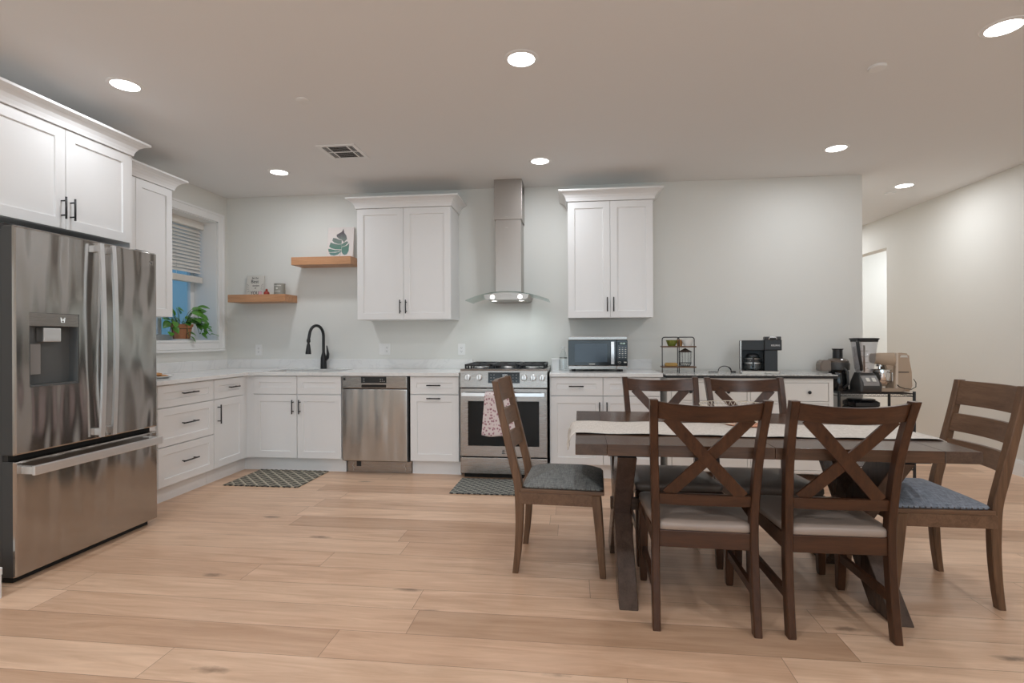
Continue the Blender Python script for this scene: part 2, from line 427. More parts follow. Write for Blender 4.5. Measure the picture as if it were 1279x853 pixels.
# window in the left wall: casing, reveal, sash
win = struct('window_1', (lambda b: (box(b, XL, XL + .018, WY1 + .0005, WY1 + .075, WZ0 - .0845, WZ1 + .075, .003), box(b, XL, XL + .018, WY0 - .075, WY0 - .0005, WZ0 - .0845, WZ1 + .075, .003),
    box(b, XL, XL + .018, WY0, WY1, WZ1, WZ1 + .075, .003), box(b, XL, XL + .018, WY0, WY1, WZ0 - .0845, WZ0 - .021, .003),
    box(b, XL, XL + .028, WY1 + .063, WY1 + .082, WZ0 - .084, WZ1 + .0655, .003), box(b, XL, XL + .0285, WY0 - .082, WY1 + .0825, WZ1 + .066, WZ1 + .086, .003), b)[-1])(BM()), 'trim')
b = BM(); box(b, XL - .30, XL + .0215, WY0 + .0005, WY1 - .0005, WZ0 - .02, WZ0 + .0045, .002); struct('window_sill', b, 'trim', win)
b = BM(); box(b, XL, XL + .03, WY0 - .08, WY1 + .082, WZ0 - .108, WZ0 - .0855, .003); struct('window_apron', b, 'trim', win)
b = BM(); box(b, XL - .28, XL, WY1 - .008, WY1 + .001, WZ0, WZ1); box(b, XL - .28, XL, WY0 - .001, WY0 + .008, WZ0, WZ1); box(b, XL - .28, XL, WY0, WY1, WZ1 - .008, WZ1 + .001); struct('window_reveal', b, 'trim', win)
b = BM()
wx0, wx1 = XL - .292, XL - .25
for y0, y1 in ((WY0 + .009, WY0 + .055), (WY1 - .06, WY1 - .009), (4.50, 4.545)): box(b, wx0, wx1, y0, y1, WZ0 + .005, WZ1 - .009, .003)
box(b, wx0 + .003, wx1 + .003, WY0 + .01, WY1 - .01, WZ0 + .0055, WZ0 + .06, .003); box(b, wx0 + .003, wx1 + .003, WY0 + .01, WY1 - .01, WZ1 - .06, WZ1 - .0095, .003); box(b, wx0 + .005, wx1 + .014, WY0 + .0095, WY1 - .0095, 1.82, 1.865, .003)
struct('window_sash', b, 'trim', win)
b = BM(); box(b, XL - .276, XL - .272, WY0 + .04, WY1 - .04, WZ0 + .05, WZ1 - .05); struct('window_pane', b, 'pane', win)
b = BM(); box(b, XL - .235, XL - .222, 4.40, 4.47, 1.850, 1.87, .003); struct('sash_latch', b, 'trim', win)
# horizontal blind hung in the reveal
bl = thing('window_blind', 'white horizontal slat blind raised halfway in the window over the plant', 'blind', (XL - .17, 4.5, 1.86))
b = BM(); box(b, -.035, .035, -.44, .475, .475, .547, .004); obj('headrail', b, 'blind', bl)
for i in range(13):
    z = .450 - i * .0338; b = BM()
    pr = [(-.014, z + .017), (-.004, z + .005), (.006, z - .008), (.013, z - .021), (.011, z - .022), (.003, z - .009), (-.007, z + .004), (-.016, z + .016)]
    sweep(b, [[(p[0], y, p[1]) for p in pr] for y in (-.43, .46)], True, False); obj('slat', b, 'blind', bl)
b = BM(); box(b, -.030, .030, -.43, .46, -.075, -.01, .012)
for k in range(5): box(b, -.032, .032, -.43, .46, -.070 + k * .012, -.066 + k * .012)
obj('stacked_slats', b, 'blind', bl)
b = BM()
for y in (-.3, .1, .40):
    b = BM(); tube(b, [(.030, y, .49), (.030, y, -.07)], .0012, 5); obj('lift_cord', b, 'blind', bl)

# ------------------------------------------------------------------ recessed lights
def down_light(x, y, label, group='recessed ceiling lights', watts=LAMP_W):
    t = thing('recessed_ceiling_light', label, 'ceiling light', (x, y, HC), 0, group)
    b = BM(); lathe(b, [(.072, -.001), (.072, -.006), (.090, -.004), (.094, 0)], 32, cap=False); obj('trim_ring', b, 'white', t)
    b = BM(); lathe(b, [(.0725, -.001), (.0725, -.005), (.05, -.006), (.001, -.006)], 32); obj('diffuser', b, 'lens', t)
    la = bpy.data.lights.new('ceiling_lamp', 'AREA'); la.shape = 'DISK'; la.size = .14; la.energy = watts; la.color = LAMP_COL
    lo = bpy.data.objects.new('ceiling_lamp', la); C.objects.link(lo); lo.parent = t; lo.location = (0, 0, -.012)
    return t
LX = [-2.583, -.265, 2.066]; LY = [2.777, 4.39]
names = {(0, 0): 'round recessed ceiling light nearest above the refrigerator cabinet', (1, 0): 'large-looking recessed ceiling light at top centre of the photo', (2, 0): 'recessed ceiling light cut by the right edge of the photo',
         (0, 1): 'recessed ceiling light between the window wall and the square vent', (1, 1): 'recessed ceiling light just right of the range hood chimney', (2, 1): 'recessed ceiling light above the kitchen wall end and blender'}
for (i, j), s in names.items(): down_light(LX[i], LY[j], s, watts=LAMP_W * (.68 if (i, j) == (0, 0) else 1))
down_light(3.24, 5.556, 'recessed ceiling light in the hallway near the right wall', watts=HALL_W)
for y in (1.16, -.45, -2.06):  # unseen rows of downlights added to brighten the room from behind
    for x in LX: down_light(x, y, 'added fill ceiling light behind the photographer, out of view', watts=REAR_FILL_W)
down_light(3.24, 7.6, 'recessed ceiling light deep in the hallway, hidden from view', watts=HALL_W)
down_light(4.9, 7.3, 'recessed ceiling light in the side room beyond the opening', watts=HALL_W * 3)
# ceiling discs and vent
def disc(name, label, cat, x, y, r, h=.012, group=None):
    b = BM(); lathe(b, [(.001, -h), (r * .9, -h), (r, -h * .6), (r, 0)], 28)
    return tag(obj(name, b, 'white', None, (x, y, HC)), label, cat, group)
disc('sprinkler_cover', 'small white sprinkler cover on the ceiling left of centre', 'sprinkler', -1.661, 3.091, .042, .006)
disc('smoke_detector', 'flat white ceiling disc above the right-hand chairs', 'smoke detector', 1.673, 3.10, .045, .014)
disc('sprinkler_cover', 'white sprinkler cover beside the hallway ceiling light', 'sprinkler', 3.267, 5.83, .05, .010)
disc('sprinkler_cover', 'white sprinkler cover at the right edge of the ceiling', 'sprinkler', 3.30, 4.13, .05, .012)
v = thing('ceiling_vent', 'square white ceiling air vent with dark slots near the range hood', 'vent', (-1.80, 3.98, HC))
b = BM(); w2 = .155
for a in ((-w2, w2, -w2, -w2 + .03), (-w2, w2, w2 - .03, w2), (-w2, -w2 + .03, -w2 + .03, w2 - .03), (w2 - .03, w2, -w2 + .03, w2 - .03)): box(b, *a, -.007, 0)
box(b, -.085, -.075, -w2 + .03, w2 - .03, -.006, -.001); box(b, .075, .085, -w2 + .03, w2 - .03, -.006, -.001); box(b, -w2 + .03, w2 - .03, -.005, .005, -.0055, -.001)
obj('frame', b, 'white', v)
b = BM(); box(b, -.13, .13, -.13, .13, -.0012, -.0002); obj('duct_opening', b, 'void', v)
b = BM()
for k in range(10):
    y = -.122 + k * .0262; sweep(b, [[(x, y, -.0035), (x, y + .006, -.0015), (x, y + .007, -.0020), (x, y + .001, -.0040)] for x in (-.072, .072)], True)
for k in range(4):
    for s in (-1, 1): box(b, s * .105 - .001 + (k - 1.5) * .012, s * .105 + .001 + (k - 1.5) * .012, -.125, .125, -.004, -.0015)
obj('louvre', b, 'white', v)

# ------------------------------------------------------------------ cabinets
def shaker(bm, x0, x1, z0, z1, fr=.06, t=.02, rec=.009):
    def L(a, y): return [(x0 + a, y, z0 + a), (x1 - a, y, z0 + a), (x1 - a, y, z1 - a), (x0 + a, y, z1 - a)]
    sweep(bm, [L(0, t), L(0, .0015), L(.0015, 0), L(fr, 0), L(fr + .003, rec), L(fr + .02, rec)], True)
def pull(bm, x, z, length, vertical, r=.0055, out=.032):
    h = length / 2; e = h - .022
    if vertical:
        tube(bm, [(x, -out, z - h), (x, -out, z + h)], r, 8)
        for s in (-1, 1): tube(bm, [(x, 0, z + s * e), (x, -out, z + s * e)], r * .8, 8)
    else:
        tube(bm, [(x - h, -out, z), (x + h, -out, z)], r, 8)
        for s in (-1, 1): tube(bm, [(x + s * e, 0, z), (x + s * e, -out, z)], r * .8, 8)
def door(parent, x0, x1, z0, z1, px=None, pz=None, vert=True, plen=.16, fr=.06, name='door'):
    b = BM(); shaker(b, x0 + .0015, x1 - .0015, z0 + .0015, z1 - .0015, fr); d = obj(name, b, 'cab', parent)
    if px is not None:
        b = BM(); pull(b, px, pz, plen, vert); obj('handle', b, 'black', d)
    return d
def carcass(parent, x0, x1, z0, z1, depth, toe=True):
    b = BM(); box(b, x0, x1, .0205, depth, z0, z1); obj('body', b, 'cab', parent)
    if toe:
        b = BM(); box(b, x0, x1, .075, depth - .01, 0, z0); obj('toe_kick', b, 'cab', parent)
CROWN = [(0, 0), (.012, .0), (.014, .012), (.020, .030), (.032, .050), (.050, .066), (.070, .076), (.082, .080), (.082, .094), (0, .094)]
def crown(parent, x0, x1, z, depth, left=True, right=True):
    b = BM(); rings = []
    path = []
    if left: path.append(lambda d, h: (x0 - d, depth, z + h))
    path.append(lambda d, h: (x0 - (d if left else 0), -d, z + h)); path.append(lambda d, h: (x1 + (d if right else 0), -d, z + h))
    if right: path.append(lambda d, h: (x1 + d, depth, z + h))
    sweep(b, [[p(d, h) for d, h in CROWN] for p in path], True); 
    box(b, x0 + .001, x1 - .001, .001, depth, z, z + .05)
    obj('crown_moulding', b, 'cab', parent)
def wall_cab(label, loc, rz, W, z0, z1, splits, depth, pulls=True, left=True, right=True):
    t = thing('wall_cabinet', label, 'cabinet', loc, rz)
    b = BM(); box(b, 0, W, .0205, depth, z0, z1); obj('body', b, 'cab', t)
    xs = [0] + splits + [W]
    for i, (a, c) in enumerate(zip(xs, xs[1:])):
        px = (c - .028) if i == 0 else (a + .028)
        door(t, a, c, z0, z1, px if pulls else None, z0 + .12, True, .128)
    crown(t, 0, W, z1 + .001, depth, left, right)
    return t
YF = 4.79
wall_cab('white two-door wall cabinet between the wooden shelves and range hood', (-2.035, YF, 0), 0, .91, 1.396, 2.45, [.455], depth=YB - YF - .002)
wall_cab('white two-door wall cabinet above the microwave', (-.040, YF, 0), 0, .757, 1.396, 2.45, [.379], depth=YB - YF - .002)
t = wall_cab('deep white two-door cabinet above the stainless refrigerator', (-2.95, 2.30, 0), PI / 2, .913, 1.862, 2.452, [.457], depth=.655)
b = BM(); box(b, .914, .934, .01, .655, 0, 2.452); obj('end_panel', b, 'cab', t)
wall_cab('white wall cabinet beside the window, partly behind the refrigerator cabinet', (-3.27, 3.24, 0), PI / 2, .73, 1.40, 2.443, [.365], pulls=False, depth=.338, left=False)

# base cabinets, left run (fronts face +X)
XF = -2.98; DL = XF - XL - .003
t = thing('base_cabinet', 'white base cabinet with three drawers beside the refrigerator', 'cabinet', (XF, 3.47, 0), PI / 2)
carcass(t, 0, .598, .125, .884, DL)
for z0, z1 in ((.712, .878), (.425, .708), (.130, .421)): door(t, .002, .596, z0, z1, .30, (z0 + z1) / 2 + .01, False, .165, .055, 'drawer')
b = BM(); box(b, -.22, -.002, .02, DL, .0, .884); obj('filler_panel', b, 'cab', t)
t = thing('base_cabinet', 'white base cabinet with one drawer and door in the inner corner', 'cabinet', (XF, 4.07, 0), PI / 2)
carcass(t, 0, .404, .125, .884, DL)
door(t, .002, .402, .712, .878, .235, .80, False, .13, .055, 'drawer'); door(t, .002, .402, .130, .708, .045, .585, True, .16)
b = BM(); box(b, .405, .462, .012, .03, .125, .884); obj('filler_strip', b, 'cab', t)
b = BM(); box(b, .405, .524, .075, .092, 0, .124); obj('toe_kick', b, 'cab', t)
# back run (fronts face -Y)
YD = 4.52; DB = YB - YD - .003
t = thing('sink_cabinet', 'white two-door sink base cabinet with two false drawer fronts', 'cabinet', (-2.92, YD, 0))
b = BM(); box(b, .0, .018, .0205, DB, .125, .884); box(b, .829, .847, .0205, DB, .125, .884); box(b, .018, .829, .0205, DB, .125, .143); box(b, .018, .829, DB - .01, DB, .143, .884); box(b, .018, .829, .0205, .035, .7, .884); obj('body', b, 'cab', t)
b = BM(); box(b, -.136, .858, .075, .092, 0, .1245); obj('toe_kick', b, 'cab', t)
for i, (a, c) in enumerate(((.002, .422), (.424, .846))):
    door(t, a, c, .714, .878, None, fr=.055, name='false_drawer_front')
    door(t, a, c, .130, .710, c - .032 if i == 0 else a + .032, .60, True, .128)
b = BM(); box(b, -.090, -.001, .012, .03, .125, .884); obj('filler_strip', b, 'cab', t)
t = thing('base_cabinet', 'narrow white pull-out cabinet between dishwasher and range', 'cabinet', (-1.437, YD, 0))
carcass(t, 0, .445, .125, .884, DB)
door(t, .002, .443, .722, .880, .222, .803, False, .125, .055, 'drawer'); door(t, .002, .443, .130, .718, .222, .688, False, .125, name='pull_out_front')
t = thing('base_cabinet', 'white base cabinet with two drawers and two doors under the microwave', 'cabinet', (-.198, YD, 0))
carcass(t, 0, .931, .125, .884, DB)
for i, (a, c) in enumerate(((.002, .452), (.454, .929))):
    door(t, a, c, .722, .880, (a + c) / 2, .803, False, .125, .055, 'drawer'); door(t, a, c, .130, .718, c - .03 if i == 0 else a + .03, .60, True, .14)

# countertops, sink
ct = thing('countertop', 'white quartz corner countertop around the sink, left of the range', 'countertop', (0, 0, 0))
Z0, Z1 = .885, .915
SX0, SX1, SY0, SY1 = -2.86, -2.14, 4.585, 4.985
b = BM()
box(b, XL + .002, -2.95, 3.24, YB - .002, Z0, Z1, .002)
for a in ((-2.95, SX0, 4.49, YB - .002), (SX1, -.985, 4.49, YB - .002), (SX0, SX1, 4.49, SY0), (SX0, SX1, SY1, YB - .002)): box(b, *a, Z0, Z1)
obj('slab', b, 'quartz', ct)
b = BM(); box(b, XL + .002, -.985, YB - .022, YB - .001, Z1, 1.010, .002); tag(obj('backsplash', b, 'quartz'), 'low white quartz backsplash strip behind the sink and faucet', 'backsplash')
b = BM(); box(b, XL + .001, XL + .021, 3.24, YB - .0225, Z1, 1.010, .002); tag(obj('backsplash', b, 'quartz'), 'low white quartz backsplash strip below the window', 'backsplash')
ct2 = thing('countertop', 'white quartz countertop under the microwave, right of the range', 'countertop', (0, 0, 0))
b = BM(); box(b, -.198, .748, 4.49, YB - .002, Z0, Z1, .002); obj('slab', b, 'quartz', ct2)
b = BM(); box(b, -.198, .748, YB - .022, YB - .001, Z1, 1.010, .002); tag(obj('backsplash', b, 'quartz'), 'low white quartz backsplash strip behind the microwave', 'backsplash')
sk = thing('kitchen_sink', 'undermount stainless sink set in the white corner countertop', 'sink', (-2.5, 4.785, .884))
b = BM()
def rl(e, z): return [(x, y, z) for x, y in rrect(-.365 - e, .365 + e, -.205 - e, .205 + e, .04)]
sweep(b, [rl(.015, 0), rl(-.006, 0), rl(-.012, -.20), rl(-.20, -.205), rl(-.19, -.208), rl(.0, -.206), rl(.008, -.003), rl(.015, -.003)], False, True, True)
obj('basin', b, 'steel_flat', sk)
b = BM(); lathe(b, [(.001, -.202), (.03, -.201), (.045, -.2035), (.045, -.207)], 20); obj('drain', b, 'chrome', sk)
fa = thing('kitchen_faucet', 'matte black gooseneck pull-down faucet behind the sink', 'faucet', (-2.50, 5.045, .915))
b = BM(); lathe(b, [(.030, 0), (.031, .006), (.030, .05), (.028, .11), (.0165, .16), (.016, .165)], 20); obj('base', b, 'black', fa)
arc = [(0, 0, .155), (0, 0, .33)]
for k in range(1, 13):
    a = PI * k / 12 * .96; arc.append((-.03 * (1 - math.cos(a)), -.085 * (1 - math.cos(a)), .33 + .105 * math.sin(a)))
e = Vector(arc[-1]); arc += [tuple(e + Vector((-.004, -.012, -.05)))]
b = BM(); tube(b, arc, .0145, 12); obj('spout', b, 'black', fa)
b = BM(); q = Vector(arc[-1]); tube(b, [q + Vector((0, 0, .005)), q + Vector((0, 0, -.02)), q + Vector((0, -.002, -.03)), q + Vector((0, -.003, -.055)), q + Vector((0, -.006, -.13)), q + Vector((0, -.006, -.14))], [.018, .018, .011, .017, .027, .026], 14); obj('spray_head', b, 'black', fa)
b = BM(); tube(b, [(.022, 0, .09), (.042, -.005, .115), (.052, -.01, .15), (.045, -.012, .20), (.040, -.014, .235)], [.016, .018, .014, .008, .005], 10); obj('lever', b, 'black', fa)
# wall plates
def outlet(label, x, z, gang=1, cat='outlet', rock=False):
    t = thing('wall_outlet', label, cat, (x, YB, z))
    w_ = .036 if gang == 1 else .058
    b = BM(); box(b, -w_, w_, -.006, 0, -.057, .057, .002); obj('plate', b, 'white', t)
    xs = [0] if gang == 1 else [-.024, .024]
    for i, xx in enumerate(xs):
        b = BM(); prism(b, [(xx + p, q_) for p, q_ in rrect(-.017, .017, -.034, .034, .003, 2)], -.0085, -.0055, 'Y'); ins = obj('rocker' if (gang == 2 and i == 0) else 'socket', b, 'white', t)
        if not (gang == 2 and i == 0):
            b = BM()
            for zz in (-.018, .018):
                for dx in (-.006, .006): box(b, xx + dx - .0012, xx + dx + .0012, -.0092, -.0084, zz - .005, zz + .005)
                lathe(b, [(.0025, -.0092), (.0025, -.0084)], 8, (xx, 0, zz - .010), True, 'Y')
            obj('slots', b, 'outlet_dark', ins)
    return t
outlet('white wall outlet under the lower wooden shelf, left of faucet', -3.255, 1.105)
outlet('white double plate with switch and outlet under the wall cabinet', -1.893, 1.11, 2)
outlet('white wall outlet just left of the range backsplash', -1.10, 1.106)
sw = thing('light_switch', 'white switch plate on the end of the kitchen wall by the hallway', 'switch', (2.64, YB + .08, 1.35))
b = BM(); box(b, 0, .006, -.036, .036, -.057, .057, .002); obj('plate', b, 'white', sw); b = BM(); box(b, .006, .011, -.016, .016, -.033, .033, .002); obj('rocker', b, 'white', sw)

# ------------------------------------------------------------------ refrigerator (front faces +X)
fr = thing('refrigerator', 'large stainless French-door refrigerator with water dispenser', 'refrigerator', (-2.735, 2.287, 0), PI / 2)
FW = .897
b = BM(); box(b, .006, FW - .006, .078, .80, .03, 1.765, .004); obj('body', b, 'darkgrey', fr)
b = BM(); box(b, .03, FW - .03, .05, .75, .0, .035); obj('kick_plate', b, 'void', fr)
def fridge_door(name, x0, x1, z0, z1, hole=None):
    b = BM()
    def rc(e, y): return [(x, y, z) for x, z in rrect(x0 + e, x1 - e, z0 + e, z1 - e, max(.004, .008 - e), 3)]
    rings = [rc(.0, .072), rc(0, .012), rc(.003, .004), rc(.010, 0)]
    if hole is None:
        sweep(b, rings, True)
    else:
        hx0, hx1, hz0, hz1 = hole
        n = len(rings[0]); q = n // 4
        R = [[b.verts.new(p) for p in r] for r in rings]
        for a, c in zip(R, R[1:]):
            for i in range(n): b.faces.new((a[i], a[(i + 1) % n], c[(i + 1) % n], c[i]))
        b.faces.new(R[0][::-1])
        H = [b.verts.new(p) for p in ((hx1, 0, hz1), (hx0, 0, hz1), (hx0, 0, hz0), (hx1, 0, hz0))]
        H2 = [b.verts.new(p) for p in ((hx1, .062, hz1), (hx0, .062, hz1), (hx0, .062, hz0), (hx1, .062, hz0))]
        last = R[-1]
        for k in range(4):
            seg = last[k * q:(k + 1) * q]
            for i in range(q - 1): b.faces.new((seg[i], seg[i + 1], H[k]))
            nx = last[((k + 1) * q) % n]
            b.faces.new((seg[-1], nx, H[(k + 1) % 4], H[k]))
            b.faces.new((H[k], H[(k + 1) % 4], H2[(k + 1) % 4], H2[k]))
    o = obj(name, b, 'steel', fr); o.data.materials.append(M['darkgrey'])
    for p in o.data.polygons:
        if p.center.y > .011 and abs(p.normal.x) > .5 and not (hole and .06 < p.center.x < .36): p.material_index = 1
    return o
ld = fridge_door('door', 0, .484, .640, 1.785, (.072, .342, .974, 1.355))
rd = fridge_door('door', .490, FW, .640, 1.785)
fz = fridge_door('freezer_drawer', 0, FW, .036, .612)
b = BM(); box(b, .01, FW - .01, .05, .09, .605, .648); obj('door_gap', b, 'void', fr)
# dispenser
b = BM()
box(b, .073, .341, .055, .061, .975, 1.290); box(b, .073, .079, .002, .06, .975, 1.290); box(b, .335, .341, .002, .06, .975, 1.290); box(b, .073, .341, .004, .06, .975, .984)
ds = obj('dispenser', b, 'disp_in', fr)
b = BM(); box(b, .073, .341, .001, .06, 1.286, 1.354, .002); obj('control_panel', b, 'steel_flat', ds)
b = BM(); box(b, .15, .245, .006, .05, 1.205, 1.278, .004); box(b, .155, .24, .004, .01, 1.218, 1.228); obj('spout_housing', b, 'bright', ds)
b = BM(); box(b, .085, .165, .040, .052, 1.035, 1.195, .003); obj('paddle', b, 'disp_pad', ds)
b = BM(); prism(b, [(.235, -.0006), (.262, -.0006), (.266, .0008), (.231, .0008)], 0, .001, 'Y'); b.clear()
for p in ([(-.011, .013), (-.008, -.013), (.008, -.013), (.011, .013)],):
    tube(b, [(.249 + x, -.0005, 1.322 + z) for x, z in p], .0012, 5)
tube(b, [(.245, -.0005, 1.327), (.253, -.0005, 1.327), (.253, -.0005, 1.318), (.245, -.0005, 1.318)], .001, 5, closed=True)
obj('glass_icon', b, 'icon', ds)
# handles
def bow_handle(parent, x):
    pts = []
    for k in range(17):
        s = k / 16; z = .655 + (1.770 - .655) * s; y = -.034 - .018 * math.sin(PI * s)
        pts.append((y, z))
    rings = [[(x - .013, y - .008, z), (x + .013, y - .008, z), (x + .013, y + .006, z), (x - .013, y + .006, z)] for y, z in pts]
    b = BM(); sweep(b, rings, True)
    for z in (.685, 1.74): box(b, x - .011, x + .011, -.042, .002, z - .020, z + .02, .003)
    obj('handle', b, 'bright', parent)
bow_handle(ld, .447); bow_handle(rd, .527)
b = BM(); box(b, .03, .852, -.078, -.060, .540, .588, .004)
for x in (.045, .838): box(b, x - .014, x + .014, -.064, .002, .545, .583, .003)
obj('handle', b, 'bright', fz)
b = BM(); box(b, FW - .062, FW - .036, -.003, .002, 1.700, 1.726, .001); bd = obj('badge', b, 'steel_flat', rd)
b = BM(); tube(b, [(FW - .054, -.0035, 1.707), (FW - .054, -.0035, 1.719)], .001, 5); tube(b, [(FW - .044, -.0035, 1.719), (FW - .053, -.0035, 1.713), (FW - .044, -.0035, 1.707)], .001, 5); obj('emblem', b, 'darkgrey', bd)
b = BM(); box(b, .0, .10, .06, .19, 1.764, 1.800, .006); box(b, FW - .10, FW, .06, .19, 1.764, 1.800, .006); obj('hinge_cover', b, 'black', fr)

# ------------------------------------------------------------------ dishwasher
dw = thing('dishwasher', 'stainless steel dishwasher with black control display left of the range', 'dishwasher', (-2.062, YD, 0))
DWW = .612
b = BM(); box(b, .004, DWW - .004, .03, DB - .01, .11, .878); obj('tub', b, 'void', dw)
def soft_panel(name, x0, x1, z0, z1, mat, parent, y=-.012, bulge=.004):
    b = BM()
    def rc(e, yy): return [(x, yy, z) for x, z in rrect(x0 + e, x1 - e, z0 + e, z1 - e, .006, 3)]
    sweep(b, [rc(0, .03), rc(0, y + .006), rc(.002, y + .001), rc(.008, y)], True); return obj(name, b, mat, parent)
cp = soft_panel('control_panel', 0, .603, .770, .882, 'steel_flat', dw)
dd = soft_panel('door', 0, .603, .122, .766, 'steel_dw', dw)
b = BM(); box(b, .180, .414, -.0135, -.011, .820, .876); dsp = obj('display', b, 'blackgloss', cp)
b = BM()
for k in range(5): box(b, .355 + (k % 3) * .018, .364 + (k % 3) * .018, -.0142, -.0134, .835 + (k // 3) * .018, .838 + (k // 3) * .018)
for k in range(3): box(b, .20 , .212, -.0142, -.0134, .832 + k * .013, .834 + k * .013)
obj('symbols', b, 'labelw', dsp)
b = BM(); box(b, .183, .412, -.0135, -.011, .780, .806, .002); obj('pocket_handle', b, 'void', cp)
b = BM(); box(b, .014, .034, -.0135, -.0115, .845, .868); obj('badge', b, 'darkgrey', cp)
b = BM(); box(b, .02, DWW + .008, .060, .075, .002, .118); kp = obj('kick_plate', b, 'steel_flat', dw)
b = BM(); box(b, .105, .148, .0585, .0605, .058, .115); obj('vent_opening', b, 'black', kp)
b = BM()
for x in (.075, .56): tube(b, [(x, .056, .022), (x + .008, .056, .04), (x - .006, .056, .065), (x + .004, .056, .09)], .003, 6)
obj('bracket', b, 'bright', kp)
b = BM(); box(b, .6035, .6145, -.002, .03, .122, .882); obj('side_gap', b, 'black', dw)

# ------------------------------------------------------------------ range
rg = thing('gas_range', 'stainless slide-in gas range with black grates and five knobs', 'range', (-.968, 4.46, 0)); RW = .752
b = BM(); box(b, .002, RW - .002, .05, .655, .05, .918); obj('body', b, 'darkgrey', rg)
b = BM(); box(b, .02, RW - .02, .07, .6, 0, .05); obj('base', b, 'void', rg)
b = BM(); prism(b, [(.06, .792), (-.012, .792), (-.012, .80), (.004, .935), (.012, .947), (.06, .947)], 0, RW, 'X'); pn = obj('control_panel', b, 'steel_flat', rg)
b = BM(); box(b, -.006, RW + .006, .045, .655, .917, .949, .004); obj('cooktop', b, 'steel_flat', rg)
b = BM(); box(b, .03, RW - .03, .075, .63, .9495, .952); obj('burner_pan', b, 'blackgloss', rg)
def pz(z): return -.012 + (z - .80) / .135 * .016
for i, x in enumerate((.067, .168, .557, .634, .708)):
    b = BM(); z = .878; y = pz(z)
    lathe(b, [(.027, y - .001), (.027, y - .006), (.0235, y - .010), (.0225, y - .030), (.019, y - .034), (.001, y - .034)], 24, (x, 0, z), True, 'Y')
    k = obj('knob', b, 'whiteglaze' if False else 'bright', pn)
    b = BM(); box(b, x - .0035, x + .0035, y - .038, y - .033, z - .02, z + .02, .001); obj('pointer', b, 'steel_flat', k)
b = BM(); prism(b, [(pz(.830) - .0015, .830), (pz(.922) - .0015, .922), (pz(.922) + .001, .922), (pz(.830) + .001, .830)], .245, .518, 'X'); dsp = obj('display', b, 'blackgloss', pn)
b = BM()
for r_ in range(3):
    for c_ in range(2):
        for x in (.265 + c_ * .026, .455 + c_ * .03):
            z = .848 + r_ * .026; box(b, x, x + .010, pz(z) - .0024, pz(z) - .0016, z, z + .0025)
obj('touch_symbols', b, 'labelw', dsp)
b = BM()
for x, s in ((.372, 1), (.386, 1), (.400, 0)):
    z0, z1, y = .885, .905, pz(.895) - .0022
    tube(b, [(x, y, z0), (x + .009, y, z0), (x + .009, y, z1), (x, y, z1)], .0011, 4, closed=True)
obj('clock_digits', b, 'icon', dsp)
b = BM()
def rr2(x0, x1, z0, z1, y): return [(x0, y, z0), (x1, y, z0), (x1, y, z1), (x0, y, z1)]
sweep(b, [rr2(.001, RW - .001, .198, .784, .045), rr2(.001, RW - .001, .198, .784, -.004), rr2(.004, RW - .004, .201, .781, -.008), rr2(.068, .684, .290, .676, -.008), rr2(.070, .682, .292, .674, -.002)], True)
od = obj('oven_door', b, 'steel_flat', rg)
b = BM(); box(b, .070, .682, -.0035, -.0015, .292, .674); wd = obj('oven_window', b, 'ovenglass', od)
b = BM(); pts = [(.022 + .708 * k / 12, -.052 - .012 * math.sin(PI * k / 12), .736) for k in range(13)]
sweep(b, [[(x, y - .010, z - .013), (x, y + .010, z - .015), (x, y + .010, z + .013), (x, y - .008, z + .015)] for x, y, z in pts], True)
for x in (.035, .717): box(b, x - .012, x + .012, -.052, -.006, .724, .748, .003)
obj('handle', b, 'bright', od)
b = BM(); tube(b, [(.376 + .010 * math.cos(a * PI / 5), -.0085, .247 + .008 * math.sin(a * PI / 5)) for a in range(10)], .0018, 5, closed=True)
tube(b, [(.372, -.0085, .243), (.372, -.0085, .251)], .0014, 5); tube(b, [(.381, -.0085, .252), (.373, -.0085, .247), (.381, -.0085, .242)], .0014, 5); box(b, .362, .390, -.009, -.0078, .226, .234)
obj('emblem', b, 'darkgrey', od)
b = BM(); box(b, .001, RW - .001, -.006, .045, .050, .188, .004); obj('storage_drawer', b, 'steel_flat', rg)
b = BM(); box(b, .01, RW - .01, .01, .05, .186, .20); box(b, .01, RW - .01, .005, .05, .783, .795); obj('door_gap', b, 'void', rg)
for i in range(3):
    x0 = .022 + i * .238; x1 = x0 + .232; b = BM()
    z0, z1 = .972, .988
    for x in (x0, x1 - .014): box(b, x, x + .014, .085, .62, z0, z1, .003)
    for y in (.085, .345, .606): box(b, x0, x1, y, y + .014, z0, z1, .003)
    for yc in (.22, .48):
        for k in range(4):
            a = PI / 4 + k * PI / 2
            tube(b, [((x0 + x1) / 2 + math.cos(a) * .02, yc + math.sin(a) * .02, .984), ((x0 + x1) / 2 + math.cos(a) * .125, yc + math.sin(a) * .125, .982)], .006, 5)
    for x in (x0, x1 - .016):
        for y in (.085, .20, .345, .48, .604): box(b, x, x + .016, y, y + .016, .951, .975, .003)
    obj('grate', b, 'iron', rg)
for x, y, r_ in ((.14, .21, .042), (.14, .49, .036), (.376, .35, .055), (.61, .21, .048), (.61, .49, .034)):
    b = BM(); lathe(b, [(r_ + .012, .952), (r_ + .01, .962), (r_, .966), (.001, .967)], 20, (x, y, 0)); bu = obj('burner', b, 'bright', rg)
    b = BM(); lathe(b, [(r_ - .006, .967), (r_ - .006, .974), (.001, .976)], 20, (x, y, 0)); obj('burner_cap', b, 'iron', bu)
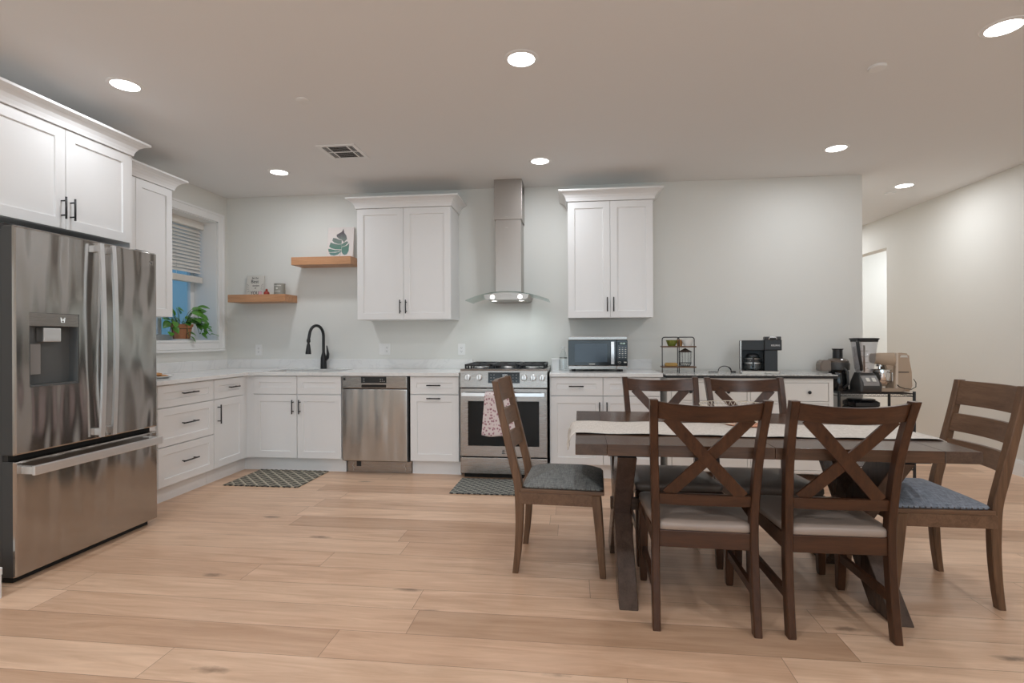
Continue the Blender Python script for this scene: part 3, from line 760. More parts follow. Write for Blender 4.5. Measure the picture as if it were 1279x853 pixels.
# towel over the oven door handle
b = BM()
def towel_ring(u):   # across width 0..1, returns profile points from the front hem over the bar to the back hem
    pts = []
    for k in range(29):
        s = k / 28
        if s < .60: z = .400 + (.745 - .400) * s / .60; y = -.092 - .006 * (1 - s / .6)
        elif s < .68: a = (s - .60) / .08 * PI; z = .745 + .016 * math.sin(a); y = -.060 - .032 * math.cos(a)
        else: z = .745 - (.745 - .49) * (s - .68) / .32; y = -.028 + .004 * math.sin(u * 9)
        f = 1 - max(0, min(1, (z - .40) / .36))
        y += (-.006 + .007 * math.sin(u * 11 + z * 3) * f) * (1 if s < .62 else -.2)
        xx = .232 + u * .245 + (u - .55) * .055 * f
        z -= (.022 * u * f * f + .006 * math.sin(u * 8) * f) if s < .6 else 0
        pts.append((xx, y, z))
    return pts
rows = [[b.verts.new(p) for p in towel_ring(i / 24)] for i in range(25)]
for a, c in zip(rows, rows[1:]):
    for i in range(28):
        f = b.faces.new((a[i], a[i + 1], c[i + 1], c[i])); f.smooth = True
o = obj('dish_towel', b, 'towel', None, (-.968, 4.46, 0), auto=False)
sm = o.modifiers.new('thick', 'SOLIDIFY'); sm.thickness = .003; sm.offset = 0
tag(o, 'pink floral dish towel draped over the oven door handle', 'towel')

# ------------------------------------------------------------------ range hood
hd = thing('range_hood', 'stainless chimney range hood with curved glass canopy and two lights', 'range hood', (-.590, YB, 1.55))
b = BM(); box(b, -.136, .126, -.282, -.002, .775, HC - 1.551, .002); ch = obj('upper_chimney', b, 'steel_hood', hd)
b = BM()
for k in range(5): box(b, .1255, .1265, -.19, -.09, 1.04 + k * .014, 1.048 + k * .014)
obj('vent_slots', b, 'void', ch)
b = BM(); box(b, -.124, .116, -.272, -.002, .082, .776, .002); obj('lower_chimney', b, 'steel_hood', hd)
b = BM()
for k in range(7): tube(b, [(-.03 + k * .004, -.2725, .70), (-.028 + k * .004, -.2725, .703)], .0008, 4)
tube(b, [(-.018 + .012 * math.cos(a / 5), -.2826, .79 + .012 * math.sin(a / 5)) for a in range(3, 14)], .0009, 4)
obj('emblem', b, 'labelw', hd)
def arch(x, top): return top - .135 * (x / .38) ** 2 * .55
def strip(bm_, x0, x1, y0, y1, dz, th, n=28):
    rings = []
    for k in range(n + 1):
        x = x0 + (x1 - x0) * k / n; z = arch(x, .082) + dz
        rings.append([(x, y0, z), (x, y1, z), (x, y1, z + th), (x, y0, z + th)])
    sweep(bm_, rings, True)
b = BM()
top = [(x, arch(x, .078)) for x in [-.205 + .41 * k / 20 for k in range(21)]]
prism(b, [(.19, .022), (.165, .012), (-.165, .012), (-.19, .022)] + top, -.475, -.004, 'Y'); bd = obj('hood_body', b, 'steel_hood', hd)
b = BM()
rings = []
for k in range(33):
    x = -.378 + .756 * k / 32; z = arch(x, .080); e = .05 * (x / .378) ** 2
    rings.append([(x, -.50 + e, z), (x, -.06, z), (x, -.06, z + .006), (x, -.50 + e, z + .006)])
sweep(b, rings, True); obj('glass_canopy', b, 'hoodglass', hd)
b = BM()
for k in range(6): tube(b, [(-.045 + k * .018, -.476, .052), (-.037 + k * .018, -.476, .052)], .0028, 6)
obj('buttons', b, 'bright', bd)
for x in (-.125, .125):
    b = BM(); lathe(b, [(.034, 0), (.034, -.004), (.028, -.005)], 20, (x, -.36, .0125), False); lm = obj('lamp', b, 'chrome', hd)
    b = BM(); lathe(b, [(.028, -.003), (.001, -.006)], 20, (x, -.36, .0125), True); obj('lamp_lens', b, 'hoodlens', lm)
    b = BM(); lathe(b, [(.020, .0), (.001, -.002)], 14, (0, 0, 0), True); 
    bmesh.ops.rotate(b, verts=b.verts, cent=(0, 0, 0), matrix=Matrix.Rotation(-PI / 2 , 3, 'X')); bmesh.ops.translate(b, verts=b.verts, vec=(x, -.4765, .036)); obj('lamp_window', b, 'hoodlens', lm)
    la = bpy.data.lights.new('hood_lamp', 'SPOT'); la.energy = HOOD_W * 6; la.spot_size = 2.7; la.spot_blend = 1.0; la.color = (.86, .97, 1.0); la.shadow_soft_size = .03
    lo = bpy.data.objects.new('hood_lamp', la); C.objects.link(lo); lo.parent = hd; lo.location = (x, -.36, .0); lo.rotation_euler = (.30, 0, 0)

# ------------------------------------------------------------------ microwave
mw = thing('microwave', 'black and stainless countertop microwave right of the range', 'microwave', (-.040, 4.72, .915)); MWW = .522
b = BM(); box(b, .002, MWW - .002, .02, .34, .020, .311, .004); obj('body', b, 'darkgrey', mw)
b = BM()
for x in (.05, .47):
    for y in (.06, .30): lathe(b, [(.016, 0), (.016, .021)], 12, (x, y, 0))
obj('feet', b, 'black', mw)
b = BM(); box(b, 0, MWW, .0, .022, .281, .313, .004); box(b, 0, .425, 0, .022, .020, .052, .004); box(b, .427, MWW, 0, .022, .020, .052, .004); obj('trim_bars', b, 'steel_flat', mw)
b = BM(); box(b, 0, .427, -.002, .022, .053, .280, .003); dr = obj('door', b, 'blackgloss', mw)
b = BM(); box(b, .059, .345, -.0032, -.0015, .085, .249); obj('window', b, 'bluescreen', dr)
b = BM(); sweep(b, [[(x, y, z) for x, y in ((.376, -.030 - .008 * math.sin(PI * k / 10)), (.404, -.030 - .008 * math.sin(PI * k / 10)), (.402, -.014 - .008 * math.sin(PI * k / 10)), (.378, -.014 - .008 * math.sin(PI * k / 10)))] for k in range(11) for z in [.068 + .198 * k / 10]], True)
for z in (.08, .255): box(b, .380, .400, -.022, 0, z - .010, z + .010)
obj('handle', b, 'bright', dr)
b = BM(); box(b, .185, .235, -.0034, -.0015, .064, .070); obj('maker_mark', b, 'labelw', dr)
b = BM(); box(b, .429, MWW, -.002, .022, .053, .280, .003); kp = obj('control_panel', b, 'blackgloss', mw)
b = BM(); box(b, .440, .512, -.0032, -.0015, .236, .262); sc_ = obj('display', b, 'ovenglass', kp)
text('clock_digits', '12:08', .022, 'display', sc_, (.478, -.0036, .249), (PI / 2, 0, 0))
b = BM()
for r_ in range(8):
    for c_ in range(3):
        x = .446 + c_ * .026; z = .210 - r_ * .0175
        if r_ < 6: box(b, x, x + .013, -.0034, -.0015, z, z + (.0055 if r_ in (1, 2, 3) else .003))
tube(b, [(.452 + .012 * math.cos(a * PI / 6), -.003, .083 + .006 * math.sin(a * PI / 6)) for a in range(12)], .0012, 4, closed=True); box(b, .490, .512, -.0034, -.0015, .079, .088)
obj('keypad', b, 'labelw', kp)

# ------------------------------------------------------------------ dining table
TBL = thing('dining_table', 'dark wooden trestle dining table with crossed plank legs', 'table', (.806, 2.768, 0), math.radians(-.7))
TX, TY, TZ = .79, .515, .76
b = BM()
for i in range(5):
    y0 = -TY + i * (2 * TY / 5); y1 = y0 + 2 * TY / 5
    for x0, x1 in ((-TX + .135, .022), (.0235, TX - .135)): box(b, x0, x1 - .0005, y0 + .0004, y1 - .0004, TZ - .048, TZ, .0015)
obj('tabletop', b, 'tablex', TBL)
for x0, x1 in ((-TX, -TX + .1345), (TX - .1345, TX)):
    b = BM(); box(b, x0, x1, -TY, TY, TZ - .048, TZ, .0025); obj('breadboard_end', b, 'tabley', TBL)
b = BM()
for y in (-.30, .30): box(b, -.63, .66, y - .02, y + .02, TZ - .0665, TZ - .0485, .002)
obj('slide_rail', b, 'black', TBL)
for xc in (-.56, .565):
    b = BM(); box(b, xc - .085, xc + .105, -.41, .41, TZ - .074, TZ - .0495, .002); obj('mounting_plate', b, 'black', TBL)
    for s in (-1, 1):
        # one plank of the crossed pair: from the floor at one side to the top at the other; the pair is half-lapped
        y0, y1 = -.31 * s, .33 * s; z0, z1 = 0, TZ - .075; hw = .075
        L = math.hypot(y1 - y0, z1 - z0); ax = hw * L / (z1 - z0)
        pts = [(y0 - ax * .9, z0), (y0 + ax * .9, z0), (y1 + ax * .9, z1), (y1 - ax * .9, z1)]
        b = BM(); o_ = .003 * s
        prism(b, pts, xc - .042 + o_, xc + .042 + o_, 'X'); bmesh.ops.bevel(b, geom=b.edges[:], offset=.003, segments=1, affect='EDGES'); obj('trestle_plank', b, 'tableleg', TBL)
b = BM(); box(b, -.614, .619, -.016, .016, .325, .385, .004); obj('stretcher', b, 'tablex', TBL)

# runner
b = BM(); NX, NY = 90, 14
rows = []
def runner_pt(s, t_):
    # s runs along the runner in metres from the left hanging tip; t_ across
    y = -.12 + (t_ - .5) * .352 + .006 * math.sin(s * 5.3) + .004 * math.sin(s * 13 + t_)
    L0 = .055
    if s < L0: x = -TX - .030 * (1 - s / L0) ** .6 - .004 * math.sin(t_ * 12) * (1 - s / L0); z = TZ + .004 - .020 * (1 - s / L0) ** 1.5 - .022 * (1 - t_) ** 4 * (1 - s / L0)
    else: x = -TX + (s - L0); z = TZ + .004 + .0022 * (1 + math.sin(s * 21 + t_ * 5)) * (.4 + abs(t_ - .5))
    xe = TX
    if x > xe: d = x - xe; x = xe + .010 + d * .18; z = TZ + .004 - d * .98
    return (x, y, z)
for i in range(NX + 1):
    s = 1.70 * i / NX; rows.append([b.verts.new(runner_pt(s, j / NY)) for j in range(NY + 1)])
for a, c in zip(rows, rows[1:]):
    for j in range(NY):
        f = b.faces.new((a[j], a[j + 1], c[j + 1], c[j])); f.smooth = True
rn = thing('table_runner', 'cream woven runner with tassels laid along the dining table', 'table runner', tuple(TBL.location), TBL.rotation_euler.z)
o = obj('cloth', b, 'runner', rn, auto=False); sm = o.modifiers.new('thick', 'SOLIDIFY'); sm.thickness = .003; sm.offset = 1
rnd = random.Random(3)
for e in (0, 1):
    b = BM()
    for k in range(64):
        t_ = k / 63; p = Vector(runner_pt(0 if e == 0 else 1.70, t_)); sd = -1 if e == 0 else 1
        q = [p + Vector((sd * .002 * i + rnd.uniform(-.003, .003), rnd.uniform(-.004, .004), -.012 * i)) for i in range(4)]
        tube(b, q, [.0026, .0032, .003, .0016], 5)
    obj('fringe', b, 'runner', rn)

# wire bowl and trivet
tv = obj('trivet', (lambda b: (lathe(b, [(.001, 0), (.092, 0), (.098, .004), (.092, .009), (.001, .009)], 28), b)[-1])(BM()), 'peach', None, (.865, 2.79, TZ + .0105))
tag(tv, 'round peach woven trivet on the cream runner under the wire bowl', 'trivet')
wb = thing('wire_bowl', 'low cream wire fruit bowl with zigzag rim on the table runner', 'bowl', (.82, 2.79, TZ + .0198))
b = BM(); n = 40
def ring(r, z, th): tube(b, [(r * math.cos(2 * PI * k / n), r * math.sin(2 * PI * k / n), z) for k in range(n)], th, 5, closed=True)
ring(.17, .090, .0024); ring(.150, .060, .0015); ring(.10, .006, .0022)
for k in range(n // 2 * 2):
    a, c = 2 * PI * k / n, 2 * PI * (k + .5) / n
    tube(b, [(.17 * math.cos(a), .17 * math.sin(a), .090), (.150 * math.cos(c), .150 * math.sin(c), .060)], .0013, 4, False)
    tube(b, [(.17 * math.cos(a + 2 * PI / n), .17 * math.sin(a + 2 * PI / n), .090), (.150 * math.cos(c), .150 * math.sin(c), .060)], .0013, 4, False)
for k in range(20):
    a = 2 * PI * k / 20; tube(b, [(r * math.cos(a), r * math.sin(a), z) for r, z in ((.150, .060), (.14, .034), (.122, .016), (.10, .006), (.05, .004), (.0, .0035))], .0014, 4, False)
obj('wires', b, 'cream_wire', wb)

# ------------------------------------------------------------------ cross-back dining chairs
def lerp_profile(P, z):
    for (y0, z0), (y1, z1) in zip(P, P[1:]):
        if z <= z1: return y0 + (y1 - y0) * (z - z0) / (z1 - z0)
    return P[-1][0]
def smooth_profile(P, n=24):
    # Catmull-Rom through (y, z) points
    out = []; N = len(P)
    for i in range(N - 1):
        p0, p1, p2, p3 = P[max(0, i - 1)], P[i], P[i + 1], P[min(N - 1, i + 2)]
        for k in range(4):
            t = k / 4
            out.append(tuple(.5 * (2 * p1[j] + (p2[j] - p0[j]) * t + (2 * p0[j] - 5 * p1[j] + 4 * p2[j] - p3[j]) * t * t + (3 * p1[j] - p0[j] - 3 * p2[j] + p3[j]) * t ** 3) for j in (0, 1)))
    out.append(P[-1]); return out
def post(prof, xf, wx, wy, taper=None):
    b = BM(); rings = []
    pr = smooth_profile(prof)
    for y, z in pr:
        x = xf(z); a = wx / 2; c = wy(z) / 2 if callable(wy) else wy / 2; e = .004
        rings.append([(x - a, y - c + e, z), (x - a + e, y - c, z), (x + a - e, y - c, z), (x + a, y - c + e, z), (x + a, y + c - e, z), (x + a - e, y + c, z), (x - a + e, y + c, z), (x - a, y + c - e, z)])
    sweep(b, rings, True, True); return b, pr
def cushion(x_f, x_r, y0, y1, z0, zs, ztop, n=14, crown_=1.0, rad=.05):
    # upholstered pad: trapezoid plan, rounded rim and a domed top
    b = BM()
    def plan(e):
        pts = []
        cs = [(-x_r + e, y0 + e), (x_r - e, y0 + e), (x_f - e, y1 - e), (-x_f + e, y1 - e)]
        r = max(.006, rad - e)
        for i, (cx, cy) in enumerate(cs):
            sx = 1 if cx > 0 else -1; sy = 1 if i >= 2 else -1
            a0 = {0: PI, 1: 1.5 * PI, 2: 0, 3: .5 * PI}[i]
            for k in range(6):
                a = a0 + PI / 2 * k / 5; pts.append((cx - sx * r + r * math.cos(a), cy - sy * r + r * math.sin(a)))
        return pts
    rings = [[(x, y, z0) for x, y in plan(.006)], [(x, y, z0 + .006) for x, y in plan(0)], [(x, y, zs - .008) for x, y in plan(0)], [(x, y, zs) for x, y in plan(.005)]]
    cx, cy = 0, (y0 + y1) / 2
    base = plan(.008)
    for k in range(1, 8):
        f = 1 - k / 8; h = zs + (ztop - zs) * (1 - f ** 2.2)
        rings.append([(cx + (x - cx) * f, cy + (y - cy) * f, h) for x, y in base])
    R = [[b.verts.new(p) for p in r] for r in rings]; n_ = len(R[0])
    for a, c in zip(R, R[1:]):
        for i in range(n_):
            f = b.faces.new((a[i], a[(i + 1) % n_], c[(i + 1) % n_], c[i])); f.smooth = True
    b.faces.new(R[0][::-1]); top = b.verts.new((cx, cy, ztop))
    for i in range(n_):
        f = b.faces.new((R[-1][i], R[-1][(i + 1) % n_], top)); f.smooth = True
    return b
XP = [(0.0, 0), (.022, .16), (.036, .32), (.036, .44), (.024, .56), (.002, .70), (-.038, .84), (-.088, .966)]
XPS = smooth_profile(XP)
def xoff(z): return .196 + .020 * max(0, (z - .45) / .5) ** 1.2 + .003 * (1 - min(z, .45) / .45)
def cross_back_chair(label, loc, rz):
    t = thing('cross_back_chair', label, 'chair', loc, rz, 'cross-back dining chairs')
    for s in (-1, 1):
        b, _ = post(XP, lambda z: s * xoff(z), .032, lambda z: .047 - .008 * abs(z - .45))
        obj('rear_post', b, 'walnut', t)
        b = BM(); rings = []
        for z, y, w_ in ((0, .447, .030), (.02, .446, .034), (.20, .440, .042), (.40, .432, .044)):
            x = s * .205; a = w_ / 2; rings.append([(x - a, y - a, z), (x + a, y - a, z), (x + a, y + a, z), (x - a, y + a, z)])
        sweep(b, rings, True); bmesh.ops.bevel(b, geom=[e for e in b.edges], offset=.003, segments=1, affect='EDGES'); obj('front_leg', b, 'walnut', t)
        b = BM(); sweep(b, [[(s * .200 + dx, y, .160 + dz) for dx, dz in ((-.010, -.018), (.010, -.018), (.010, .018), (-.010, .018))] for y in (.022, .432)], True); obj('side_stretcher', b, 'walnut', t)
    b = BM(); box(b, -.183, .183, .024, .046, .333, .404, .003); box(b, -.188, .188, .430, .450, .340, .404, .003)
    for s in (-1, 1): box(b, s * .200 - .011, s * .200 + .011, .045, .432, .340, .404, .002)
    obj('seat_frame', b, 'walnutx', t)
    obj('seat', cushion(.228, .205, .022, .472, .404, .438, .468, rad=.045), 'leather', t, auto=False)
    # curved top rail
    def rail(z0, z1, bow, th, half, name, mat='walnutx', dip=0):
        b = BM(); rings = []
        for k in range(17):
            u = -1 + 2 * k / 16; bo = -bow * (1 - u * u)
            y0_, y1_ = lerp_profile(XPS, z0), lerp_profile(XPS, z1); x = u * half
            dz = -dip * (1 - u * u); rings.append([(x, y0_ - th / 2 + bo, z0 + dz * .7), (x, y0_ + th / 2 + bo, z0 + dz * .7), (x, y1_ + th / 2 + bo, z1 + dz), (x, y1_ - th / 2 + bo, z1 + dz)])
        sweep(b, rings, True, True); bmesh.ops.bevel(b, geom=[e for e in b.edges if abs((e.verts[0].co - e.verts[1].co).normalized().x) > .7], offset=.003, segments=2, affect='EDGES')
        return obj(name, b, mat, t)
    rail(.886, .958, .036, .024, xoff(.92) - .016, 'top_rail', dip=.014)
    rail(.515, .560, .008, .022, xoff(.54) - .016, 'lower_rail')
    for s in (-1, 1):
        b = BM(); rings = []; n = 14
        for k in range(n + 1):
            u = k / n; z = .556 + (.893 - .556) * u; x = s * (-.150 + .310 * u); xx = x / .2
            d = Vector((s * .31, 0, .337)).normalized(); nx, nz = -d.z, d.x
            bo = -(.008 + .026 * u) * (1 - xx * xx) - .010 * math.sin(PI * u) + s * .0035
            hw = .0245; p = []
            for q in (-1, 1):
                zz = z + nz * hw * q; y = lerp_profile(XPS, max(.5, min(.96, zz))) + bo
                p.append((x + nx * hw * q, y, zz))
            rings.append([(p[0][0], p[0][1] - .0052, p[0][2]), (p[1][0], p[1][1] - .0052, p[1][2]), (p[1][0], p[1][1] + .0052, p[1][2]), (p[0][0], p[0][1] + .0052, p[0][2])])
        sweep(b, rings, True, True); obj('cross_slat', b, 'walnut', t)
    return t
c0 = cross_back_chair('dark cross-back chair on the near side, left one with its back to the camera', (.541, 2.236, 0), math.radians(-1.5))
dup(c0, (1.070, 2.236, 0), math.radians(.3), 'dark cross-back chair on the near side, right one with its back to the camera')
dup(c0, (.545, 3.300, 0), PI + math.radians(1.5), 'dark cross-back chair on the far side of the table, in front of the white cabinet')
dup(c0, (1.045, 3.290, 0), PI + math.radians(1.0), 'dark cross-back chair on the far side of the table, in front of the dresser')

# ------------------------------------------------------------------ ladder-back chairs at the table ends
LP = [(0, 0), (.014, .12), (.022, .25), (.022, .38), (.014, .47), (-.012, .58), (-.050, .74), (-.080, .87), (-.104, .990)]
LPS = smooth_profile(LP)
def ladder_chair(label, loc, rz, seatmat):
    t = thing('ladder_back_chair', label, 'chair', loc, rz, 'ladder-back chairs at the table ends')
    HX = .196
    for s in (-1, 1):
        b, _ = post(LP, lambda z: s * HX, .040, lambda z: .030 + .014 * min(1, z / .35) - .012 * max(0, (z - .6) / .4)); obj('rear_post', b, 'brown', t)
        b = BM(); rings = []
        for z, y, w_ in ((0, .447, .030), (.02, .446, .032), (.22, .430, .040), (.419, .412, .044)):
            x = s * (HX + .004); a = w_ / 2; rings.append([(x - a, y - a, z), (x + a, y - a, z), (x + a, y + a, z), (x - a, y + a, z)])
        sweep(b, rings, True); bmesh.ops.bevel(b, geom=[e for e in b.edges], offset=.003, segments=1, affect='EDGES'); obj('front_leg', b, 'brown', t)
    b = BM(); box(b, -.178, .178, .008, .030, .360, .420, .003); box(b, -.180, .180, .412, .434, .360, .420, .003)
    for s in (-1, 1): box(b, s * .207 - .012, s * .207 + .012, .022, .410, .360, .420, .003)
    obj('seat_frame', b, 'brownx', t)
    b = BM(); box(b, -.222, .222, .032, .455, .420, .440, .004); obj('seat_board', b, 'browny', t)
    st = obj('seat', cushion(.218, .212, .036, .450, .440, .456, .510, rad=.03), seatmat, t, auto=False)
    b = BM()
    def nail(x, y, nx, ny):
        p = Vector((x, y, .447)); tube(b, [p, p + Vector((nx, ny, 0)) * .0035], [.0042, .0022], 6)
    for s in (-1, 1):
        b = BM()
        for k in range(17): nail(s * (.213 + .006 * k / 16 - .002), .05 + .385 * k / 16, s, 0)
        obj('nailhead_trim', b, 'nail', st)
    b = BM()
    for k in range(17): nail(-.19 + .38 * k / 16, .4495, 0, 1)
    obj('nailhead_trim', b, 'nail', st)
    for z0, z1 in ((.866, .986), (.732, .820), (.605, .690)):
        b = BM(); rings = []
        for k in range(15):
            u = -1 + 2 * k / 14; bo = -.026 * (1 - u * u); x = u * (HX - .018); ya, yc = lerp_profile(LPS, z0), lerp_profile(LPS, z1)
            rings.append([(x, ya - .010 + bo, z0), (x, ya + .010 + bo, z0), (x, yc + .010 + bo, z1), (x, yc - .010 + bo, z1)])
        sweep(b, rings, True, True); obj('slat', b, 'brownx', t)
    return t
ladder_chair('brown ladder-back chair with charcoal seat at the left end of the table', (-.290, 2.905, 0), -PI / 2 - math.radians(2.5), 'tweed')
ladder_chair('brown ladder-back chair with blue-grey seat at the right end of the table', (1.885, 2.765, 0), PI / 2, 'tweedblue')

# ------------------------------------------------------------------ sideboard
SBX, SBY = .800, 4.60
sb = thing('sideboard', 'white dresser sideboard with black-edged speckled top by the kitchen wall', 'sideboard', (SBX, SBY, 0)); SW = 1.335
b = BM()
box(b, 0, .035, 0, .50, 0, .872, .003); box(b, SW - .035, SW, 0, .50, 0, .872, .003)
box(b, .035, SW - .035, .49, .50, .08, .872); box(b, .035, SW - .035, .012, .49, .075, .10)
box(b, .035, SW - .035, 0, .02, .835, .872, .002); box(b, SW / 2 - .012, SW / 2 + .012, 0, .02, .10, .835, .002)
for z in (.672, .415, .10): box(b, .035, SW - .035, 0.001, .02, z - .012 if z > .2 else .085, z + .006, .002)
box(b, .0345, SW - .0345, .021, .03, .1, .84)
obj('body', b, 'dresser', sb)
for x0, x1 in ((.038, SW / 2 - .0145), (SW / 2 + .0145, SW - .038)):
    for z0, z1 in ((.681, .832), (.424, .657), (.109, .400)):
        b = BM(); box(b, x0 + .001, x1 - .001, .001, .045, z0, z1, .003); d = obj('drawer', b, 'dresser', sb)
        for kx in (.25, .75):
            b = BM(); x = x0 + (x1 - x0) * kx; lathe(b, [(.006, .001), (.006, -.010), (.013, -.014), (.0145, -.020), (.010, -.025), (.001, -.026)], 14, (x, 0, (z0 + z1) / 2), True, 'Y'); obj('knob', b, 'black', d)
b = BM(); box(b, -.015, SW + .025, -.025, .515, .8935, .902, .002); obj('top', b, 'marble', sb)
b = BM(); box(b, -.013, SW + .023, -.0235, .513, .872, .893, .002); obj('top_edge', b, 'black', sb)
ZS = .902
# three-bar fruit stand
fs = thing('tiered_stand', 'two-tier black metal stand with wooden shelves on the dresser top', 'stand', (.785, 4.76, ZS))
Wd, Dp, Ht = .295, .12, .316
for i, (x0, x1, y) in enumerate(((0, Wd / 2, 0), (Wd / 2, Wd, 0), (0, Wd, Dp))):
    pass
b = BM()
def hoop(x, y0, y1):
    r = .02
    pts = [(x, y0, 0), (x, y0, Ht - r)] + [(x, y0 + r * (1 - math.cos(a)), Ht - r + r * math.sin(a)) for a in (.4, .8, 1.2, PI / 2)] + [(x, y1 - r * (1 - math.sin(a)), Ht - r + r * math.cos(a)) for a in (0, .4, .8, 1.2, PI / 2)] + [(x, y1, 0)]
    tube(b, pts, .0042, 8)
def hoopx(x0, x1, y):
    r = .02
    pts = [(x0, y, 0), (x0, y, Ht - r)] + [(x0 + r * (1 - math.cos(a)), y, Ht - r + r * math.sin(a)) for a in (.4, .8, 1.2, PI / 2)] + [(x1 - r * (1 - math.sin(a)), y, Ht - r + r * math.cos(a)) for a in (0, .4, .8, 1.2, PI / 2)] + [(x1, y, 0)]
    tube(b, pts, .0042, 8)
hoopx(.002, .147, .0); obj('hoop', b, 'black', fs)
b = BM(); hoopx(.157, .303, Dp); obj('hoop', b, 'black', fs)
for z in (.046, .226):
    b = BM(); box(b, .004, .294, -.004, Dp + .004, z, z + .012, .002); obj('shelf', b, 'brownx', fs)
b = BM(); lathe(b, [(.001, .0), (.030, 0), (.034, .006), (.052, .052), (.049, .052), (.030, .010), (.001, .008)], 24)
tag(obj('small_bowl', b, 'greenbowl', None, (.785 + .092, 4.805, ZS + .2385)), 'small olive green bowl on the top tier of the metal stand', 'bowl')
b = BM(); lathe(b, [(.001, .0), (.022, 0), (.026, .03), (.028, .055), (.025, .055), (.022, .006), (.001, .004)], 18)
tag(obj('small_cup', b, 'cookie', None, (.785 + .166, 4.835, ZS + .2385)), 'small tan cup between the bowls on the stand top tier', 'cup')
b = BM(); lathe(b, [(.001, .0), (.030, 0), (.032, .008), (.055, .055), (.052, .055), (.028, .012), (.001, .010)], 24)
tag(obj('small_bowl', b, 'whiteglaze', None, (.785 + .228, 4.80, ZS + .2385)), 'small white bowl on the top tier of the metal stand', 'bowl')
b = BM(); prism(b, rrect(-.055, .055, 0, .03, .012, 4), -.02, .02, 'Y'); bmesh.ops.bevel(b, geom=b.edges[:], offset=.004, segments=1, affect='EDGES')
tag(obj('snack_packet', b, 'amber', None, (.785 + .085, 4.80, ZS + .0585)), 'amber snack packet lying on the lower tier of the metal stand', 'packet')
wj = thing('wire_basket', 'dark wire birdcage basket with pointed lid on the stand lower tier', 'basket', (.785 + .212, 4.822, ZS + .0585))
b = BM()
for r_, z in ((.043, .003), (.053, .03), (.057, .125)): tube(b, [(r_ * math.cos(2 * PI * k / 24), r_ * math.sin(2 * PI * k / 24), z) for k in range(24)], .0017, 5, closed=True)
for k in range(14):
    a = 2 * PI * k / 14; tube(b, [(r_ * math.cos(a), r_ * math.sin(a), z) for r_, z in ((.043, .003), (.053, .03), (.057, .125))], .0010, 4)
    a2 = a + PI / 14; tube(b, [(.043 * math.cos(a), .043 * math.sin(a), .003), (.053 * math.cos(a2), .053 * math.sin(a2), .03), (.043 * math.cos(a + PI / 7), .043 * math.sin(a + PI / 7), .003)], .001, 4)
obj('cage', b, 'iron', wj)
b = BM(); lathe(b, [(.059, .127), (.055, .131), (.006, .158), (.001, .159)], 20); ld_ = obj('lid', b, 'smoke', wj)
b = BM(); lathe(b, [(.001, 0), (.042, 0), (.043, .004), (.001, .004)], 18); obj('base', b, 'iron', wj)
b = BM(); lathe(b, [(.001, .006), (.040, .006), (.050, .03), (.054, .12), (.052, .12), (.048, .03), (.039, .008), (.001, .008)], 24); obj('glass_liner', b, 'glass', wj)
# power cable
b = BM(); pts = []
for k in range(25):
    a = PI * k / 24; pts.append((1.345 - .055 * math.cos(a), 4.86 + .01 * math.sin(a * 2), ZS + .005 + .052 * math.sin(a)))
pts = [(1.20, 4.84, ZS + .005), (1.26, 4.85, ZS + .005)] + pts + [(1.415, 4.86, ZS + .006), (1.44, 4.865, ZS + .006)]
tube(b, pts, [.0035] * (len(pts) - 10) + [.006] * 10, 7)
tag(obj('power_cord', b, 'black', None), 'black power cord looping up on the dresser beside the coffee maker', 'cord')
# coffee maker
cm = thing('coffee_maker', 'black coffee maker with glass carafe on the white dresser', 'coffee maker', (1.452, 4.78, ZS), math.radians(-15)); cm.scale = (.96, .9, 1)
b = BM(); box(b, 0, .325, -.03, .24, 0, .024, .005); obj('base', b, 'steel_flat', cm)
b = BM(); box(b, .018, .200, -.032, .05, .0, .016); box(b, .205, .315, -.034, .05, .002, .020, .002); obj('drip_tray', b, 'labelw', cm)
b = BM(); box(b, .0, .316, .14, .24, .024, .284, .005); box(b, .200, .306, -.02, .15, .024, .205, .004); box(b, .004, .232, -.01, .15, .198, .286, .006); obj('housing', b, 'black', cm)
b = BM(); box(b, .198, .338, -.035, .20, .200, .292, .008); hd2 = obj('pod_head', b, 'black', cm)
b = BM(); box(b, .202, .334, -.030, .19, .291, .318, .008); obj('lid', b, 'darkgrey', hd2)
b = BM(); tube(b, [(.235, -.033, .295), (.245, -.040, .312), (.29, -.040, .312), (.30, -.033, .295)], .004, 8); obj('lid_handle', b, 'bright', hd2)
text('lettering', 'KEURIG', .020, 'white', hd2, (.288, -.0358, .242), (PI / 2, 0, 0), sx=1.05)
b = BM(); box(b, -.001, .014, -.012, .004, .024, .284, .002); obj('side_trim', b, 'steel_flat', cm)
b = BM(); box(b, .001, .013, .0045, .1395, .024, .283, .001); obj('side_wall', b, 'black', cm)
b = BM(); lathe(b, [(.070, .026), (.079, .034), (.081, .09), (.074, .125), (.056, .142), (.056, .147), (.054, .147), (.054, .140), (.072, .122), (.079, .09), (.077, .036), (.068, .029)], 28, (.108, .055, 0), False); caf = obj('carafe', b, 'glass', cm)
b = BM(); lathe(b, [(.053, .146), (.050, .162), (.030, .170), (.001, .171)], 24, (.108, .055, 0)); obj('carafe_lid', b, 'black', caf)
b = BM(); tube(b, [(.11, -.012, .140), (.110, -.040, .140), (.108, -.048, .12), (.107, -.044, .07), (.107, -.020, .058)], .008, 8); obj('carafe_handle', b, 'black', caf)
b = BM(); lathe(b, [(.0820, .084), (.0820, .090)], 28, (.108, .055, 0), False); lathe(b, [(.074, .124), (.075, .128)], 28, (.108, .055, 0), False); obj('carafe_band', b, 'bright', caf)

